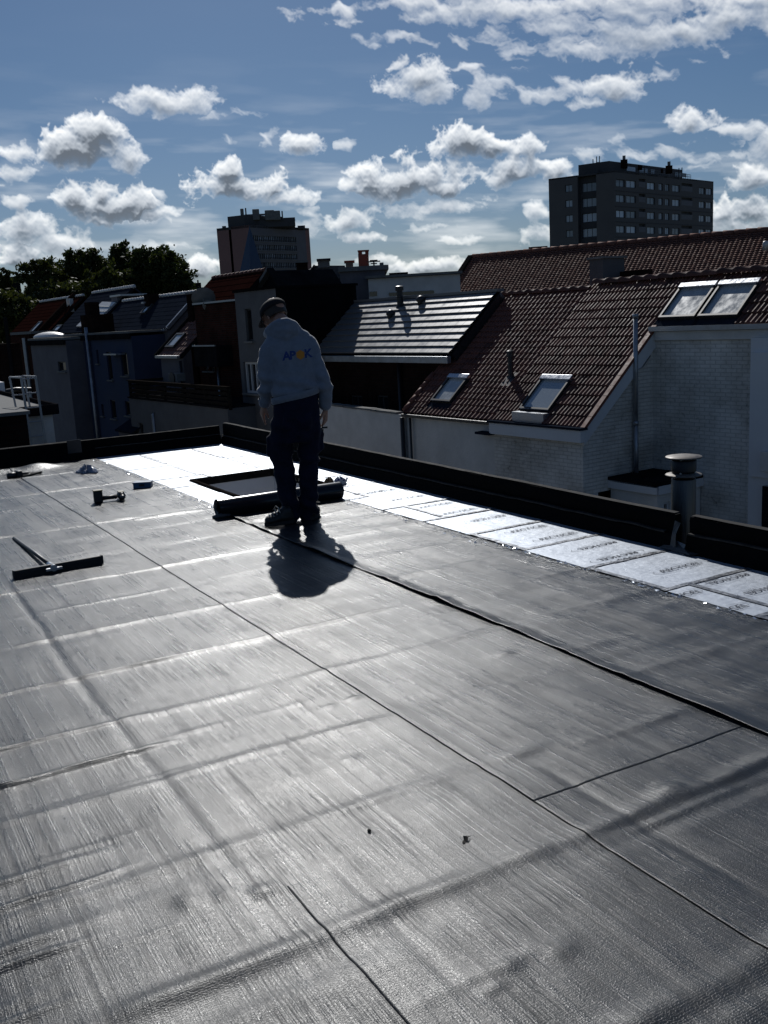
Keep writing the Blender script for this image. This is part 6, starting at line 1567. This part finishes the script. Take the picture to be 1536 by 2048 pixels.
# head bowed forward and turned to the left
HL = (-RT*.62+FW*.55-ZV*.56); HL /= np.linalg.norm(HL)           # where the face points
HU = ZV-HL*(ZV@HL); HU /= np.linalg.norm(HU); HS = np.cross(HL, HU)
capsule(body, head-HL*.018+HU*.028, head+HL*.028+HU*.022, .083, .080, 18, (.92, 1.0), HS)
capsule(body, head+HL*.035-HU*.045, head+HL*.058-HU*.082, .056, .036, 14, (1, .9), HS)        # jaw and chin
capsule(body, head+HL*.095+HU*.008, head+HL*.112-HU*.030, .011, .0155, 10, (1, 1), HS)         # nose
for s in (-1, 1):
    capsule(body, head+HS*s*.086-HU*.002, head+HS*s*.088-HU*.040-HL*.004, .014, .010, 8, (.5, 1.1), HS)   # ears
    capsule(body, head+HL*.088+HS*s*.030+HU*.022, head+HL*.085+HS*s*.045+HU*.022, .011, .008, 8, side=HS)    # brows
    capsule(body, head+HL*.070+HS*s*.040-HU*.022, head+HL*.072+HS*s*.030-HU*.030, .022, .020, 8, side=HS)    # cheeks
capsule(body, head+HL*.094+HS*.018-HU*.052, head+HL*.094-HS*.018-HU*.052, .008, .008, 8)                       # lips
hand(body, wrL, (pp(521, 850, .20)-wrL), RT*.9+FW*.35, 1, .9)
hand(body, wrR, (pp(650, 850, .06)-wrR), -RT*.9+FW*.3, -1, 1.0)
bo = link('body', dress(fuse(body, .0055, 3), 'skin'), man, fixn=False)

# hoodie
hd = MB()
loft(hd, [(pp(592, 789, .015), .160, .118, .20), (pp(592, 782, .02), .174, .134, .19), (pp(591, 768, .03), .172, .136, .12), (pp(588, 735, .045), .168, .130), (pp(584, 708, .06), .178, .128), (pp(580, 688, .075), .168, .112), (pp(577, 672, .09), .125, .095), (pp(575, 662, .10), .082, .085)])
chain(hd, [pp(544, 690, .07), pp(535, 701, .05), pp(533, 730, .03), elL+RT*.012, pp(532, 785, .08), pp(531, 803, .115)], [.064, .062, .058, .056, .055, .047])
chain(hd, [pp(617, 688, .06), pp(626, 703, .03), pp(637, 735, .0), elR-RT*.008, pp(650, 790, .015), pp(650, 809, .045)], [.066, .060, .056, .053, .052, .045])
capsule(hd, pp(556, 678, .08), pp(603, 675, .07), .055, .062)
# hood lying in a thick roll round the neck, deepest at the back
hp = [pp(534, 668, .17), pp(538, 663, .10), pp(548, 655, .05), pp(560, 648, .02), pp(573, 647, .005), pp(585, 651, .025), pp(594, 659, .06), pp(600, 668, .11)]
chain(hd, hp, [.024, .033, .038, .041, .042, .040, .036, .028])
chain(hd, [pp(542, 668, .08), pp(556, 661, .025), pp(573, 659, .0), pp(587, 662, .02), pp(596, 668, .06)], [.032, .040, .045, .042, .033])
chain(hd, [pp(553, 670, .02), pp(572, 673, -.008), pp(590, 668, .02)], [.026, .031, .026])
def hem_lift(co):
    u = (co-PB)@RT; return u
def fold_h(co):
    u = (co-PB)@RT; z = co[:, 2]; k = (co-PB)@FW
    f = .0085*np.sin(z*62+u*16+4*vnoise(u*1., z*1., .2, .2, 3))*np.exp(-((z-.99)/.085)**2)
    f += .0075*np.sin(u*34+z*13+3*vnoise(u, z, .15, .25, 4))*np.exp(-((z-1.16)/.12)**2)
    f += .014*vnoise(u+k*.7, z, .09, .16, 5, 3)
    sl_ = (np.abs(u-.02) > .17); f += sl_*.0042*np.sin(z*60+u*30+5*vnoise(u, z, .1, .1, 6))*(.4+.6*np.exp(-((z-1.02)/.14)**2))
    return f
hm = dress(fuse(hd, .0085, 4), 'hoodie', fold_h)
ho = link('hoodie', hm, man, fixn=False)
def band(name, cs, par, m, n=26, e=2.2, ax=None):
    mb = MB(); vs = []
    for c, hw, hdp in cs:
        X, Y = ax if ax else (RT, FW)
        for k in range(n):
            q = 2*math.pi*k/n; cq, sq_ = math.cos(q), math.sin(q); w_ = 1+.012*(k % 2)
            vs.append(np.array(c)+X*hw*w_*math.copysign(abs(cq)**(2/e), cq)+Y*hdp*w_*math.copysign(abs(sq_)**(2/e), sq_))
    m_ = len(cs); mb.add(vs, [(i*n+k, i*n+(k+1) % n, (i+1)*n+(k+1) % n, (i+1)*n+k) for i in range(m_-1) for k in range(n)]); return mb.build(name, m, par, smooth=True)
# waistband hem slanting up to the right, ribbed cuffs
tl = ZV+RT*0
mbh = MB(); vs = []; n = 44; rows_ = ((783, .180, .133), (787, .183, .136), (794, .176, .130), (797, .168, .122))
for y, hw, hdp in rows_:
    c = pp(592, y, .016)
    for k in range(n):
        q = 2*math.pi*k/n; cq, sq_ = math.cos(q), math.sin(q); j = 1+.008*(k % 2)
        vs.append(np.array(c)+RT*hw*j*math.copysign(abs(cq)**.85, cq)+FW*hdp*j*math.copysign(abs(sq_)**.85, sq_)+ZV*.20*hw*cq)
mbh.add(vs, [(i*n+k, i*n+(k+1) % n, (i+1)*n+(k+1) % n, (i+1)*n+k) for i in range(3) for k in range(n)]); mbh.build('hem_band', 'hoodie', ho, smooth=True)
for a_, b_, r_c in ((pp(530, 797, .105), pp(529.5, 811, .128), .047), (pp(651, 801, .035), pp(651, 815, .052), .045)):
    m = MB(); m.tube([a_, a_+(b_-a_)*.2, a_+(b_-a_)*.8, b_], [r_c*.98, r_c*1.04, r_c*.92, r_c*.80], 18, cap=False); m.build('cuff', 'hoodie', ho, smooth=True)
# lettering on the back, laid onto the cloth
hm.update(); nv = len(hm.vertices); hv = np.empty(nv*3); hm.vertices.foreach_get('co', hv); hv = hv.reshape(-1, 3)+WL[man.name]
bvh = BVHTree.FromPolygons([Vector(v) for v in hv], [tuple(p.vertices) for p in hm.polygons])
def on_back(v2, f2, name, m, par):
    """flat outline (u right, w up, metres on the back) projected along the man's forward axis"""
    bm = bmesh.new(); vv = [bm.verts.new((p[0], p[1], 0)) for p in v2]
    for f in f2:
        try: bm.faces.new([vv[i] for i in f])
        except ValueError: pass
    bmesh.ops.triangulate(bm, faces=bm.faces)
    for _ in range(2):
        e_ = [e for e in bm.edges if e.calc_length() > .012]
        if e_: bmesh.ops.subdivide_edges(bm, edges=e_, cuts=1)
    out = []; bm.verts.index_update(); org = pp(594, 709.5)
    for v in bm.verts:
        p = org+RT*v.co.x+ZV*v.co.y; h, nn, i, d = bvh.ray_cast(Vector(p-FW*.6), Vector(FW))
        out.append(np.array(h)-FW*.0025 if h else p-FW*.12)
    mb = MB(); mb.add(out, [tuple(x.index for x in f.verts) for f in bm.faces]); bm.free(); return mb.build(name, m, par)
for ch, u in (('A', -.078), ('P', -.034), ('K', .082)):
    v, f = text_mesh(ch, .080, None, bold=.0028); v = v[:, :2].copy(); v[:, 0] = v[:, 0]*1.02+u*.95; v[:, 1] += v[:, 0]*.06
    on_back(v, f, 'letter', 'logo_blue', ho)
hexa = [(.023+.032*math.cos(R(30+60*k)), .034*math.sin(R(30+60*k))+.001) for k in range(6)]
on_back(np.array(hexa+[(.023, 0)]), [(k, (k+1) % 6, 6) for k in range(6)], 'orange_hexagon', 'logo_orange', ho)

# trousers with baggy work pockets
tr = MB()
loft(tr, [(pp(592, 777, .02), .150, .110), (pp(592, 805, .015), .160, .120), (pp(592, 835, .01), .172, .128), (pp(593, 866, .01), .170, .120), (pp(593, 884, .01), .150, .10)])
chain(tr, [pp(567, 850, .01), pp(563, 885, .03), pp(566, 930, .05), pp(572, 968, .03), pp(578, 1005, .015), pp(580, 1030, .01)], [.096, .090, .079, .071, .068, .070], sq=(1, 1.08))
chain(tr, [pp(617, 850, .01), pp(619, 885, .03), pp(617, 930, .05), pp(617, 968, .04), pp(618, 1005, .04), pp(619, 1030, .045)], [.094, .086, .077, .070, .067, .068], sq=(1, 1.08))
capsule(tr, pp(541, 880, .03), pp(543, 905, .03), .034, .030); capsule(tr, pp(641, 870, .03), pp(641, 895, .03), .030, .026)
capsule(tr, pp(576, 838, -.09), pp(575, 850, -.09), .045, .045); capsule(tr, pp(612, 838, -.09), pp(612, 850, -.09), .045, .045)
def fold_t(co):
    u = (co-PB)@RT; z = co[:, 2]; k = (co-PB)@FW
    return .009*np.sin(z*50+u*25+5*vnoise(u, z, .12, .15, 9))*(.35+np.exp(-((z-.12)/.09)**2)+.7*np.exp(-((z-.47)/.08)**2))+.018*vnoise(u+k, z, .07, .18, 10, 3)
to = link('trousers', dress(fuse(tr, .0085, 4), 'trousers', fold_t), man, fixn=False)
MB().bar(pp(644, 868, .03), pp(645, 858, .03), .012).build('pocket_tool', 'tool_black', to); MB().bar(pp(640, 856, .02), pp(655, 854.5, .02), .014, .012).build('pocket_tool', 'tool_black', to)

# work boots: left turned out sideways, right pointing away
def boot(heel, toe, side, lab=None):
    heel = np.array(heel); toe = np.array(toe); d = (toe-heel); d[2] = 0; L = np.linalg.norm(d); d /= L; s = np.cross(d, ZV)
    m = MB()
    capsule(m, heel+d*.045+ZV*.045, heel+d*.14+ZV*.052, .043, .044, 14, (.95, 1), s); capsule(m, heel+d*.14+ZV*.045, heel+d*(L-.05)+ZV*.036, .045, .037, 14, (1.12, .88), s)
    capsule(m, heel+d*(L-.075)+ZV*.04, heel+d*(L-.045)+ZV*.036, .046, .042, 14, (1.1, .9), s)
    capsule(m, heel+d*.055+ZV*.05, heel+d*.06+ZV*.085, .045, .044, 14, (.95, 1.1), s); capsule(m, heel+d*.07+ZV*.075, heel+d*.15+ZV*.052, .040, .036, 14, (1, 1), s)
    o = link('boot', dress(fuse(m, .006, 3), 'boot'), man, fixn=False)
    sm_ = MB(); pts = []
    for k in range(24):
        q = 2*math.pi*k/24; x = L/2+L/2*math.cos(q)*1.0; w_ = .047*(.82+.22*math.sin(math.pi*min(1, x/L)*.9)); pts.append(heel+d*x+s*w_*math.copysign(abs(math.sin(q))**.6, math.sin(q))-ZV*.0)
    sm_.prism(pts, ZV*.026); sm_.build('sole', 'rubber', o)
    lc = MB()
    for k in range(4):
        c = heel+d*(.115+.024*k)+ZV*(.100-.011*k); lc.tube([c-s*.034-ZV*.012, c+ZV*.012, c+s*.034-ZV*.012], .0042, 6)
    c = heel+d*.105+ZV*.108
    for q in (-1, 1): lc.tube([c, c+s*q*.03+d*.02+ZV*.022, c+s*q*.055+d*.03-ZV*.004, c+s*q*.02+d*.025], .0035, 6)
    lc.build('laces', 'lace', o); return o
zb = .0245
hL = at_z(595, 1046, zb); hL = hL+FW*.045-RT*.02
boot(hL+RT*.0, hL-RT*.215-FW*.075, 1)
hR = at_z(622, 1040, zb)
boot(hR+FW*.0, hR+FW*.235+RT*.04, 1)

# cap, hair, glasses
cp = MB(); vs = []; n = 24
CC = head+HU*.030-HL*.006
prof = [(0, .102), (.22, .101), (.45, .094), (.65, .080), (.82, .058), (.95, .026), (1., .004)]
for t, r in prof:
    for k in range(n):
        q = 2*math.pi*k/n; vs.append(CC+HU*(t*.088-.010)+HS*math.cos(q)*r*.97+HL*math.sin(q)*r*1.06)
cp.add(vs, [(i*n+k, i*n+(k+1) % n, (i+1)*n+(k+1) % n, (i+1)*n+k) for i in range(len(prof)-1) for k in range(n)]+[tuple(range(n))[::-1], tuple((len(prof)-1)*n+k for k in range(n))])
co_ = cp.build('cap', 'cap', man, smooth=True)
pk = MB(); vs = []; K_ = 13
for j, (ext, dz) in enumerate(((0, 0), (.03, -.003), (.055, -.010), (.068, -.018))):
    for k in range(K_):
        q = R(-62+124*k/(K_-1)); r0 = .102; vs.append(CC+HS*math.sin(q)*(r0*.97+ext*.15)+HL*(math.cos(q)*(r0*1.06)+ext*math.cos(q*1.25))+HU*(-.006+dz-.014*abs(math.sin(q))))
vs2 = [v-HU*.005 for v in vs]; N = len(vs)
pk.add(vs+vs2, [(j*K_+k, j*K_+k+1, (j+1)*K_+k+1, (j+1)*K_+k) for j in range(3) for k in range(K_-1)]+[(N+j*K_+k, N+(j+1)*K_+k, N+(j+1)*K_+k+1, N+j*K_+k+1) for j in range(3) for k in range(K_-1)]+[(3*K_+k, 3*K_+k+1, N+3*K_+k+1, N+3*K_+k) for k in range(K_-1)])
pk.build('peak', 'cap', co_, smooth=True)
MB().lathe((0, 0, 0), [(.009, 0), (.009, .003), (.003, .006)], 10).build('cap_button', 'cap', co_).location = Vector(CC+HU*.078)-Vector(WL[man.name])
hr = MB(); 
for k in range(21):
    q = R(180+9.2*(k-10)+90); b_ = head+HS*math.cos(q)*.082+HL*math.sin(q)*.080; capsule(hr, b_+HU*.03, b_-HU*.030, .016, .010, 8, side=HS)
link('hair', dress(fuse(hr, .006, 2), 'hair'), man, fixn=False)
gl = MB(); 
for s in (-1, 1):
    c = head+HL*.098+HS*s*.034+HU*.004; pts = [c+HS*.024*math.cos(2*math.pi*k/12)+HU*.018*math.sin(2*math.pi*k/12) for k in range(13)]; gl.tube(pts, .0022, 5)
    gl.tube([c+HS*s*.024, head+HS*s*.088+HL*.02+HU*.006], .002, 5)
gl.tube([head+HL*.102+HS*.010+HU*.006, head+HL*.102-HS*.010+HU*.006], .002, 5)
go2 = gl.build('glasses', 'black_metal', man)
for s in (-1, 1):
    c = head+HL*.098+HS*s*.034+HU*.004; m = MB(); m.poly([c+HS*.022*math.cos(2*math.pi*k/12)+HU*.016*math.sin(2*math.pi*k/12) for k in range(12)]); m.build('lens', 'lens', go2)
